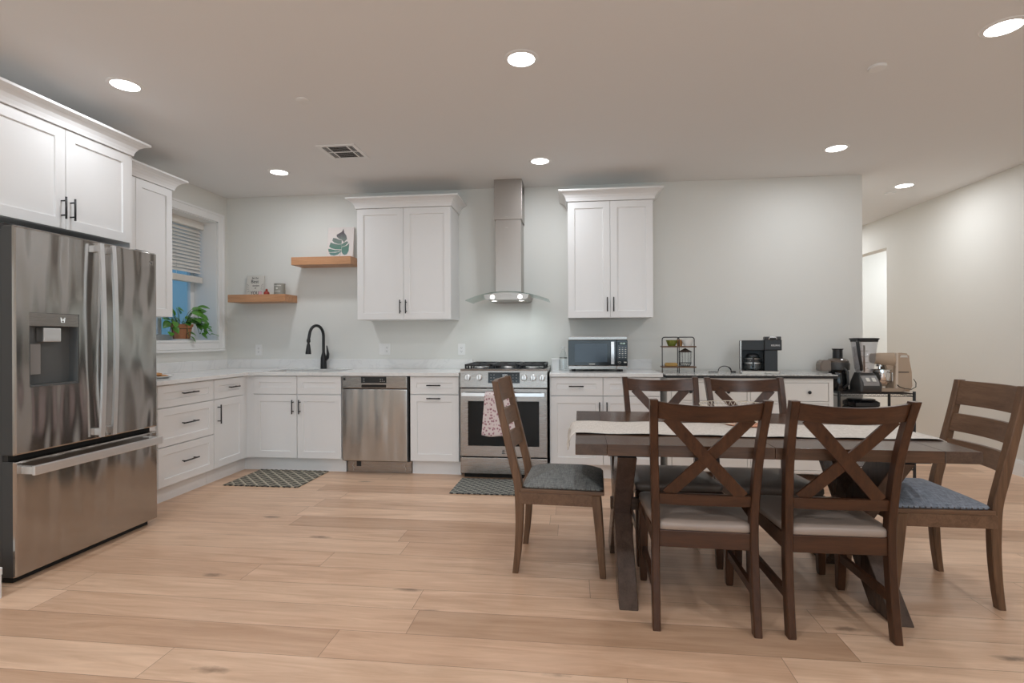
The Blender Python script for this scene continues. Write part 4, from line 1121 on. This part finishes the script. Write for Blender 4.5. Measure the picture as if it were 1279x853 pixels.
# ------------------------------------------------------------------ wire cart with appliances
CX0, CX1, CY0, CY1, CZ = 2.245, 2.835, 4.74, 5.09, .735
ca = thing('wire_cart', 'black wire shelf cart right of the white dresser', 'cart', ((CX0 + CX1) / 2, (CY0 + CY1) / 2, 0))
ox, oy = (CX1 - CX0) / 2, (CY1 - CY0) / 2
for sx in (-1, 1):
    for sy in (-1, 1):
        b = BM(); tube(b, [(sx * ox, sy * oy, .05), (sx * ox, sy * oy, CZ + .02)], .011, 12); p_ = obj('post', b, 'black', ca)
        b = BM(); lathe(b, [(.001, .0), (.016, 0), (.012, .03), (.011, .05)], 12, (sx * ox, sy * oy, 0)); obj('foot', b, 'black', p_)
def wire_shelf(z):
    b = BM()
    for y in (-oy, oy):
        tube(b, [(-ox, y, z), (ox, y, z)], .0035, 6); tube(b, [(-ox, y, z - .022), (ox, y, z - .022)], .003, 6)
        tube(b, [(-ox + 2 * ox * k / 36, y, z - (.022 if k % 2 else 0)) for k in range(37)], .0018, 5)
    for x in (-ox, ox):
        tube(b, [(x, -oy, z), (x, oy, z)], .0035, 6); tube(b, [(x, -oy, z - .022), (x, oy, z - .022)], .003, 6)
    for k in range(1, 40):
        x = -ox + 2 * ox * k / 40; tube(b, [(x, -oy, z + .003), (x, oy, z + .003)], .0018, 5)
    obj('shelf', b, 'black', ca)
for z in (CZ, .545, .12): wire_shelf(z)
ZC = CZ + .005
# juicer
ju = thing('juicer', 'black centrifugal juicer with feed chute on the wire cart', 'juicer', (2.350, 4.985, ZC))
b = BM(); lathe(b, [(.078, 0), (.082, .01), (.080, .10), (.070, .16), (.078, .175)], 24); obj('base', b, 'blackgloss', ju)
b = BM(); lathe(b, [(.078, .176), (.092, .185), (.095, .235), (.088, .25)], 24); obj('bowl_housing', b, 'darkgrey', ju)
b = BM(); lathe(b, [(.088, .2505), (.086, .262), (.07, .278), (.04, .286), (.001, .287)], 24); cv = obj('cover', b, 'smoke', ju)
b = BM(); lathe(b, [(.040, .284), (.039, .36), (.044, .362), (.046, .37), (.001, .37)], 20); obj('feed_chute', b, 'black', cv)
b = BM(); prism(b, [(-.165, .17), (-.165, .24), (-.145, .268), (-.07, .268), (-.07, .17)], -.05, .05, 'Y'); bmesh.ops.bevel(b, geom=b.edges[:], offset=.008, segments=2, affect='EDGES'); obj('pulp_bin', b, 'pulp', ju)
b = BM(); tube(b, [(.01, -.085, .20), (.03, -.112, .17), (.03, -.115, .06), (.01, -.088, .03)], .010, 8); obj('locking_arm', b, 'darkgrey', ju)
b = BM(); box(b, -.125, -.095, -.10, -.07, 0, .155, .004); obj('side_post', b, 'bright', ju)
# blender
bd = thing('blender', 'black countertop blender with tall clear jar on the wire cart', 'blender', (2.502, 4.83, ZC))
b = BM()
def rb(wx, wy0, wy1, z, r=.02): return [(x, y, z) for x, y in rrect(-wx, wx, wy0, wy1, r)]
sweep(b, [rb(.082, -.085, .09, 0), rb(.088, -.092, .095, .01), rb(.090, -.094, .095, .06), rb(.086, -.088, .09, .085), rb(.066, -.03, .078, .150), rb(.062, -.024, .074, .165)], True, True); bs = obj('motor_base', b, 'darkgrey', bd)
b = BM(); prism(b, [(-.094, .062), (-.090, .088), (-.040, .145), (-.036, .140), (-.08, .085)], -.062, .062, 'X'); pn2 = obj('control_panel', b, 'disp_pad', bs)
b = BM()
for x in (-.035, .012): prism(b, [(-.088, .096), (-.062, .125), (-.064, .127), (-.090, .098)], x, x + .028, 'X')
obj('display', b, 'labelw', pn2)
b = BM(); sweep(b, [rb(.050, -.028, .072, .166, .015), rb(.058, -.035, .079, .20, .018), rb(.080, -.056, .100, .43, .022), rb(.077, -.053, .097, .43, .022), rb(.055, -.032, .076, .20, .018), rb(.047, -.025, .069, .170, .015)], False, True, True); jr = obj('jar', b, 'jarglass', bd)
b = BM(); sweep(b, [rb(.081, -.057, .101, .431), rb(.083, -.059, .103, .45), rb(.088, -.064, .108, .452), rb(.088, -.064, .108, .462), rb(.06, -.035, .08, .466)], True, True); obj('jar_lid', b, 'black', jr)
b = BM(); tube(b, [(-.080, -.04, .44), (-.098, -.068, .43), (-.088, -.076, .32), (-.066, -.064, .23), (-.050, -.034, .19)], [.012, .013, .013, .013, .012], 8); obj('jar_handle', b, 'black', jr)
b = BM(); tube(b, [(.0, .02, .170), (.0, .02, .40)], .007, 8)
for k in range(4):
    z = .20 + k * .05; box(b, -.032, .032, .014, .026, z, z + .004)
obj('blade_column', b, 'smoke', jr)
# stand mixer
mx = thing('stand_mixer', 'beige stand mixer with bowl at the right end of the wire cart', 'mixer', (2.80, 4.94, ZC))
b = BM(); prism(b, [(-.05, .0), (.10, .0), (.098, .05), (.080, .17), (.085, .30), (.080, .325), (.04, .335), (-.03, .335), (-.035, .20), (-.05, .04)], -.07, .07, 'Y'); bmesh.ops.bevel(b, geom=b.edges[:], offset=.014, segments=3, affect='EDGES'); sd = obj('stand', b, 'beige', mx)
b = BM(); box(b, -.012, .07, -.0725, -.069, .165, .172); obj('seam', b, 'black', sd)
b = BM(); prism(b, [(.0, .296), (.062, .296), (.055, .315), (.010, .315)], -.0725, -.069, 'Y'); obj('speed_panel', b, 'labelw', sd)
b = BM(); prism(b, [(-.037, .005), (-.018, .005), (-.014, .334), (-.030, .334)], -.074, .074, 'Y'); obj('trim_band', b, 'beigelt', sd)
b = BM()
rings = []
for x, h, wd_, zc in ((-.19, .03, .035, .285), (-.185, .042, .055, .285), (-.15, .050, .066, .284), (-.08, .056, .07, .278), (-.03, .062, .07, .272)):
    rings.append([(x, wd_ * math.cos(2 * PI * k / 20), zc + h * max(-1, min(1, 1.25 * math.sin(2 * PI * k / 20)))) for k in range(20)])
sweep(b, rings, True, True); hd3 = obj('motor_head', b, 'beige', mx)
b = BM(); prism(b, [(-.06, .10), (-.035, .06), (-.035, .24), (-.095, .235), (-.11, .225)], -.05, .05, 'Y'); bmesh.ops.bevel(b, geom=b.edges[:], offset=.008, segments=2, affect='EDGES'); obj('neck', b, 'beige', hd3)
b = BM(); tube(b, [(-.125, 0, .235), (-.125, 0, .15)], .012, 10); lathe(b, [(.03, .215), (.028, .235)], 16, (-.125, 0, 0)); obj('drive_shaft', b, 'chrome', hd3)
b = BM(); prism(b, [(x, y) for x, y in rrect(-.20, .06, -.075, .075, .05)], 0, .03, 'Z'); obj('foot', b, 'beige', mx)
b = BM(); lathe(b, [(.001, .031), (.05, .031), (.045, .045), (.07, .075), (.082, .13), (.080, .185), (.084, .187), (.084, .190), (.078, .188), (.080, .13), (.066, .078), (.001, .06)], 28, (-.118, 0, 0)); bw = obj('bowl', b, 'chrome', mx)
b = BM(); tube(b, [(-.10, -.08, .17), (-.09, -.12, .165), (-.09, -.12, .10), (-.10, -.075, .09)], .006, 8); obj('bowl_handle', b, 'chrome', bw)
b = BM(); tube(b, [(2.775, 4.863, ZC + .06), (2.78, 4.845, ZC + .045), (2.82, 4.835, ZC + .03), (2.87, 4.832, ZC + .025), (2.905, 4.835, ZC + .045), (2.915, 4.85, ZC + .08), (2.908, 4.87, ZC + .11)], .0035, 6)
obj('power_cord', b, 'black', mx, None).matrix_parent_inverse = Matrix.Translation(mx.location).inverted()
# pans on the cart's lower shelf
ZP = .545 + .005
for i, (x, y, r_, h, z) in enumerate(((2.47, 4.90, .13, .055, 0), (2.53, 4.885, .115, .05, .062))): pass
t = thing('waffle_iron', 'black round-cornered appliance on the lower shelf of the cart', 'appliance', (2.50, 4.90, ZP))
b = BM(); sweep(b, [[(x, y, z) for x, y in rrect(-.125 + e, .125 - e, -.105 + e, .105 - e, .05)] for e, z in ((.01, 0), (0, .01), (0, .045), (.01, .058))], True, True); obj('base', b, 'black', t)
b = BM(); sweep(b, [[(x, y, z) for x, y in rrect(-.122 + e, .122 - e, -.102 + e, .102 - e, .05)] for e, z in ((.008, .0605), (0, .07), (.0, .10), (.02, .115))], True, True); obj('lid', b, 'blackgloss', t)
b = BM(); lathe(b, [(.104, .0), (.108, .004), (.108, .008), (.10, .012), (.001, .012)], 28)
tag(obj('pan_lid', b, 'blackgloss', None, (2.50, 4.90, ZP + .1155)), 'black lid resting on the appliance on the cart lower shelf', 'lid')

# ------------------------------------------------------------------ counter items
b = BM(); lathe(b, [(.001, .0), (.034, 0), (.0355, .006), (.0355, .12), (.031, .145), (.016, .185), (.0135, .20), (.0135, .212), (.011, .212), (.011, .198), (.028, .146), (.033, .12), (.033, .008), (.001, .006)], 24)
bt = thing('water_bottle', 'clear plastic water bottle beside the microwave', 'bottle', (-.086, 4.83, .915)); obj('body', b, 'glass', bt)
b = BM(); lathe(b, [(.0145, .204), (.0145, .218), (.001, .219)], 16); obj('cap', b, 'clearwhite', bt)
b = BM(); lathe(b, [(.0362, .115), (.0362, .122)], 20, cap=False); obj('label_band', b, 'steel_flat', bt)
b = BM(); prism(b, rrect(-.04, .04, -.04, .04, .012), 0, .095, 'Z'); cn = thing('storage_canister', 'small frosted square canister between range and water bottle', 'canister', (-.158, 4.92, .915)); obj('body', b, 'clearwhite', cn)
b = BM(); prism(b, rrect(-.043, .043, -.043, .043, .013), .0955, .108, 'Z'); obj('lid', b, 'white', cn)
# plate and biscuits at the refrigerator
pl = obj('paper_plate', (lambda b: (lathe(b, [(.001, 0), (.075, 0), (.09, .006), (.118, .016), (.118, .018), (.088, .009), (.001, .003)], 32), b)[-1])(BM()), 'whiteglaze', None, (-3.22, 3.74, .9155))
tag(pl, 'white plate of biscuits on the counter beside the refrigerator', 'plate')
rnd = random.Random(5)
for i, (dx, dy, dz, lab) in enumerate(((-.03, -.04, 0, 'golden biscuit on the white plate, nearest the refrigerator'), (.02, .035, 0, 'golden biscuit on the white plate, farther from the refrigerator'), (0, -.005, .019, 'golden biscuit lying on top of the other two on the plate'))):
    b = BM(); lathe(b, [(.001, 0), (.034, 0), (.040, .006), (.038, .014), (.022, .019), (.001, .019)], 18)
    for v_ in b.verts: v_.co *= 1 + .05 * mnoise.noise(v_.co * 60 + Vector((i, 0, 0)))
    tag(obj('biscuit', b, 'cookie', None, (-3.22 + dx, 3.74 + dy, .919 + dz)), lab, 'biscuit', 'biscuits on the plate')

# ------------------------------------------------------------------ floating shelves and what stands on them
def fshelf(label, x0, x1, z, h):
    b = BM(); box(b, x0, x1, 4.905, YB - .001, z, z + h, .003); return tag(obj('floating_shelf', b, 'shelf', None), label, 'shelf')
fshelf('upper oak floating shelf beside the wall cabinet, holding the leaf print', -2.765, -2.150, 1.949, .077)
fshelf('lower oak floating shelf near the window corner, holding sign and candle', -3.440, -2.830, 1.589, .075)
U1, U2 = 2.0265, 1.6645
# leaf print leaning on the wall
cv = thing('leaf_print', 'canvas print of a green monstera leaf leaning on the upper shelf', 'picture', (-2.345, 5.085, U1)); cv.rotation_euler = (-.105, 0, math.radians(-3))
b = BM(); box(b, -.142, .142, 0, .018, 0, .330, .002); obj('canvas', b, 'canvas', cv)
b = BM()
def lobe(pts, y=-.0012):
    vs = [b.verts.new((x, y, z)) for x, z in pts]; vs2 = [b.verts.new((x, -.0002, z)) for x, z in pts]
    b.faces.new(vs); n = len(vs)
    for i in range(n): b.faces.new((vs[i], vs[(i + 1) % n], vs2[(i + 1) % n], vs2[i]))
def px(u, v): return ((u - 375) / 490 * .290, (640 - v) / 560 * .330)
for poly in ([(423, 105), (395, 160), (300, 210), (305, 245), (350, 285), (400, 300), (440, 350), (495, 292), (480, 230), (440, 180)],
             [(240, 262), (225, 310), (260, 345), (330, 372), (400, 375), (400, 305), (350, 298), (300, 275)],
             [(195, 340), (172, 415), (215, 445), (290, 465), (400, 470), (400, 382), (330, 382), (255, 362)],
             [(155, 452), (165, 505), (200, 515), (330, 508), (360, 497), (395, 480), (290, 480), (205, 460)],
             [(172, 522), (205, 565), (270, 578), (340, 560), (398, 510), (398, 488), (355, 512), (300, 525)],
             [(500, 330), (440, 355), (402, 380), (402, 425), (470, 405), (520, 355)],
             [(540, 370), (490, 410), (404, 432), (404, 512), (430, 555), (465, 573), (505, 560), (535, 500)]): lobe([px(u, v) for u, v in poly])
tube(b, [(*px(395, 480)[:1], -.001, px(395, 480)[1]), (px(385, 560)[0], -.001, px(385, 560)[1]), (px(362, 620)[0], -.001, px(362, 620)[1])], .0016, 5)
obj('leaf_ink', b, 'leafink', cv)
b = BM()
for k in range(5): tube(b, [(px(180 + k * 18, 612)[0], -.0006, px(180, 612)[1]), (px(186 + k * 18, 600)[0], -.0006, px(180, 602)[1])], .0009, 4)
obj('signature', b, 'ink', cv)
# small lettered sign
sg = thing('lettered_sign', 'small white sign with black hand lettering on the lower shelf', 'sign', (-3.270, 5.090, U2)); sg.rotation_euler = (-.09, 0, math.radians(2))
b = BM(); box(b, -.094, .094, 0, .012, 0, .213, .002); obj('board', b, 'labelw', sg)
for s, z, h, x in (('be the', .188, .028, 0), ('Best', .150, .050, -.004), ('version', .108, .026, .01), ('of', .082, .022, .004)): text('lettering', s, h, 'ink', sg, (x, -.001, z), (PI / 2, 0, 0), sx=.95)
text('lettering', 'YOU', .050, 'ink', sg, (0, -.001, .030), (PI / 2, 0, 0), sx=.85)
for s in (-1, 1):
    b = BM()
    for k in range(4):
        a = -.5 + k * .42; tube(b, [(s * (.058 + .004 * k), -.0008, .055 + k * .018), (s * (.058 + .004 * k + .022 * math.cos(a)), -.0008, .055 + k * .018 + .022 * math.sin(a))], .0014, 4)
    obj('rays', b, 'ink', sg)
b = BM(); lathe(b, [(.022, 0), (.022, -.0012), (.001, -.0012)], 16, (.060, -.0001, .028), True, 'Y'); obj('pink_dot', b, 'pinkink', sg)
b = BM(); lathe(b, [(.001, 0), (.024, 0), (.029, .012), (.027, .026), (.016, .038), (.010, .041), (.012, .050), (.009, .060), (.001, .064)], 20)
tag(obj('figurine', b, 'redglaze', None, (-3.082, 5.0, U2)), 'tiny round red figurine between the sign and grey candle', 'figurine')
cd = thing('candle', 'grey glass candle with pale label on the lower shelf', 'candle', (-2.940, 5.0, U2))
b = BM(); lathe(b, [(.001, 0), (.050, 0), (.054, .004), (.054, .112), (.050, .112), (.050, .09), (.001, .09)], 28); obj('jar', b, 'candle', cd)
b = BM()
for z0, z1, a1 in ((.086, .092, .75), (.030, .036, .6)):
    sweep(b, [[(.0545 * math.sin(a), -.0545 * math.cos(a), z0), (.0549 * math.sin(a), -.0549 * math.cos(a), z0), (.0549 * math.sin(a), -.0549 * math.cos(a), z1), (.0545 * math.sin(a), -.0545 * math.cos(a), z1)] for a in [-a1 + 2 * a1 * k / 10 for k in range(11)]], True)
lathe(b, [(.010, -.0555), (.010, -.0535)], 14, (0, 0, .062), True, 'Y')
obj('label_print', b, 'labelw', cd)

# ------------------------------------------------------------------ potted pothos on the window sill
PX, PY, PZ = -3.70, 4.600, 1.2100
pp = thing('potted_pothos', 'trailing green pothos in a terracotta pot on the window sill', 'plant', (PX, PY, PZ))
b = BM(); lathe(b, [(.001, .012), (.066, .012), (.070, .014), (.088, .125), (.096, .126), (.100, .152), (.092, .152), (.088, .13), (.001, .128)], 28); pot = obj('pot', b, 'terra', pp)
b = BM(); lathe(b, [(.001, 0), (.09, 0), (.098, .012), (.094, .012), (.088, .005), (.001, .0055)], 28); obj('saucer', b, 'white', pp)
b = BM(); lathe(b, [(.087, .131), (.04, .138), (.001, .140)], 24); obj('soil', b, 'soil', pp)
b = BM(); tube(b, [(.0865 * math.cos(2 * PI * k / 28), .0865 * math.sin(2 * PI * k / 28), .108) for k in range(28)], .0025, 5, closed=True)
for a in (-.35, 1.2, 2.8, 4.4): tube(b, [(.0885 * math.cos(a), .0885 * math.sin(a), .12), (.072 * math.cos(a), .072 * math.sin(a), .012)], .0022, 5)
tube(b, [(.079 * math.cos(-.35 + .9 * k / 8) , .079 * math.sin(-.35 + .9 * k / 8), .055 + .05 * k / 8) for k in range(9)], .0022, 5)
obj('wire_holder', b, 'black', pot)
LV = BM(); STM = BM(); rnd = random.Random(11)
def leaf(p, d, up, L, Wd):
    d = Vector(d).normalized(); up = Vector(up); up = (up - d * up.dot(d)).normalized(); s = d.cross(up)
    prof = [(0, .0), (.03, .30), (.14, .62), (.32, .80), (.5, .78), (.7, .56), (.86, .28), (1.0, 0)]
    off = Vector((0, 0, 0)); mid = []; lf = []; rt = []
    for u, w_ in prof:
        c = Vector(p) + d * (u * L) - up * (.18 * L * u * u); ww = w_ * Wd * .62
        mid.append(LV.verts.new(c)); lf.append(LV.verts.new(c + s * ww + up * ww * .22)); rt.append(LV.verts.new(c - s * ww + up * ww * .22))
    for i in range(len(prof) - 1):
        for side in (lf, rt):
            try:
                f = LV.faces.new((mid[i], mid[i + 1], side[i + 1], side[i])); f.smooth = True
            except ValueError: pass
def vine(pts, leaves):
    pts = [Vector(p) for p in pts]; fine = []
    for i in range(len(pts) - 1):
        p0, p1, p2, p3 = pts[max(0, i - 1)], pts[i], pts[i + 1], pts[min(len(pts) - 1, i + 2)]
        for k in range(5):
            t = k / 5; fine.append(.5 * (2 * p1 + (p2 - p0) * t + (2 * p0 - 5 * p1 + 4 * p2 - p3) * t * t + (3 * p1 - p0 - 3 * p2 + p3) * t ** 3))
    fine.append(pts[-1]); tube(STM, fine, .0026, 5)
    for u, L in leaves:
        i = min(len(fine) - 2, int(u * (len(fine) - 1))); p = fine[i]; tg = (fine[i + 1] - fine[i]).normalized()
        side = Vector((rnd.uniform(.2, 1), rnd.uniform(-.7, .7), rnd.uniform(-.35, .5)))
        d = (tg * .5 + side * .8).normalized(); q = p + d * .022; tube(STM, [p, p + d * .012 + Vector((0, 0, .006)), q], .0017, 4)
        leaf(q, d + Vector((0, 0, -.25)), Vector((.75, rnd.uniform(-.35, .35), .75)), L, L * .80)
# crown of the plant (X towards the room, Y along the wall)
for k in range(30):
    a = rnd.uniform(0, 2 * PI); r_ = rnd.uniform(.02, .075); h = rnd.uniform(.01, .17); out = rnd.uniform(.03, .10)
    b0 = Vector((r_ * math.cos(a) * .6, r_ * math.sin(a) * .6, .138)); tip = Vector(((r_ + out) * math.cos(a) * .8 + .01, (r_ + out) * math.sin(a) * 1.0, .15 + h))
    if tip.x < -.13: tip.x = -.13
    mid_ = (b0 + tip) / 2 + Vector((0, 0, .035)); tube(STM, [b0, mid_, tip], .0024, 5)
    d = Vector((math.cos(a) * .5 + .45, math.sin(a) * .8, rnd.uniform(-.4, .15))); leaf(tip, d, Vector((.6, rnd.uniform(-.3, .3), .8)), rnd.uniform(.085, .115), rnd.uniform(.070, .092))
vine([(0, .05, .14), (.02, .11, .22), (.03, .17, .21), (.035, .23, .14), (.035, .27, .12), (.03, .29, .10)], [(.15, .085), (.38, .09), (.55, .085), (.72, .075), (.86, .06), (.99, .05)])
vine([(.02, .05, .14), (.05, .10, .19), (.05, .15, .12), (.045, .19, .06), (.045, .215, .10), (.05, .25, .13), (.052, .30, .07), (.055, .33, .05)], [(.22, .08), (.40, .085), (.58, .075), (.74, .07), (.96, .085)])
vine([(.02, .03, .14), (.05, .06, .24), (.04, .12, .27), (.03, .17, .25), (.03, .20, .21)], [(.3, .095), (.52, .1), (.75, .095), (.97, .09)])
vine([(.03, -.03, .14), (.09, -.05, .14), (.105, -.05, .08), (.10, -.03, .04)], [(.75, .07), (.95, .075)])
vine([(0, -.05, .14), (.02, -.11, .19), (.02, -.15, .14), (.02, -.17, .07)], [(.45, .08), (.7, .08), (.95, .07)])
fo = obj('leaves', LV, 'leafgreen', pp, auto=False)
obj('stems', STM, 'stem', pp, auto=False)

# ------------------------------------------------------------------ rugs, bin
def rug(name, label, x0, x1, y0, y1, mat, skew=0):
    b = BM(); box(b, x0, x1, y0, y1, .0005, .008, .003)
    for v_ in b.verts: v_.co.x += skew * (v_.co.y - y0)
    cx, cy = (x0 + x1) / 2, (y0 + y1) / 2
    for v_ in b.verts: v_.co -= Vector((cx, cy, 0))
    t = thing('kitchen_rug', label, 'rug', (cx, cy, 0)); obj('mat', b, mat, t)
    b = BM()
    n = int((x1 - x0) / .045)
    for e in (y0 - cy, y1 - cy):
        for k in range(n):
            x = x0 - cx + (x1 - x0) * (k + .25) / n; box(b, x, x + .02, e - .004, e + .004, .0005, .0088, .001)
    obj('stitched_edge', b, 'black', t)
rug('kitchen_rug', 'grey green diamond-pattern rug in front of the sink cabinet', -2.895, -2.232, 4.055, 4.575, 'rug_a', .02)
rug('kitchen_rug', 'slate woven rug in front of the gas range', -.965, -.20, 4.02, 4.455, 'rug_b', .02)
wbn = thing('pedal_bin', 'small white lidded bin at the lower left edge of the photo', 'bin', (-2.79, 2.075, 0))
b = BM(); prism(b, rrect(-.10, .115, -.10, .112, .02), 0, .105, 'Z'); obj('body', b, 'white', wbn)
b = BM(); prism(b, rrect(-.102, .117, -.102, .114, .02), .109, .140, 'Z'); obj('lid', b, 'white', wbn)
b = BM(); prism(b, rrect(-.097, .112, -.097, .109, .02), .1045, .1095, 'Z'); obj('seal', b, 'outlet_dark', wbn)
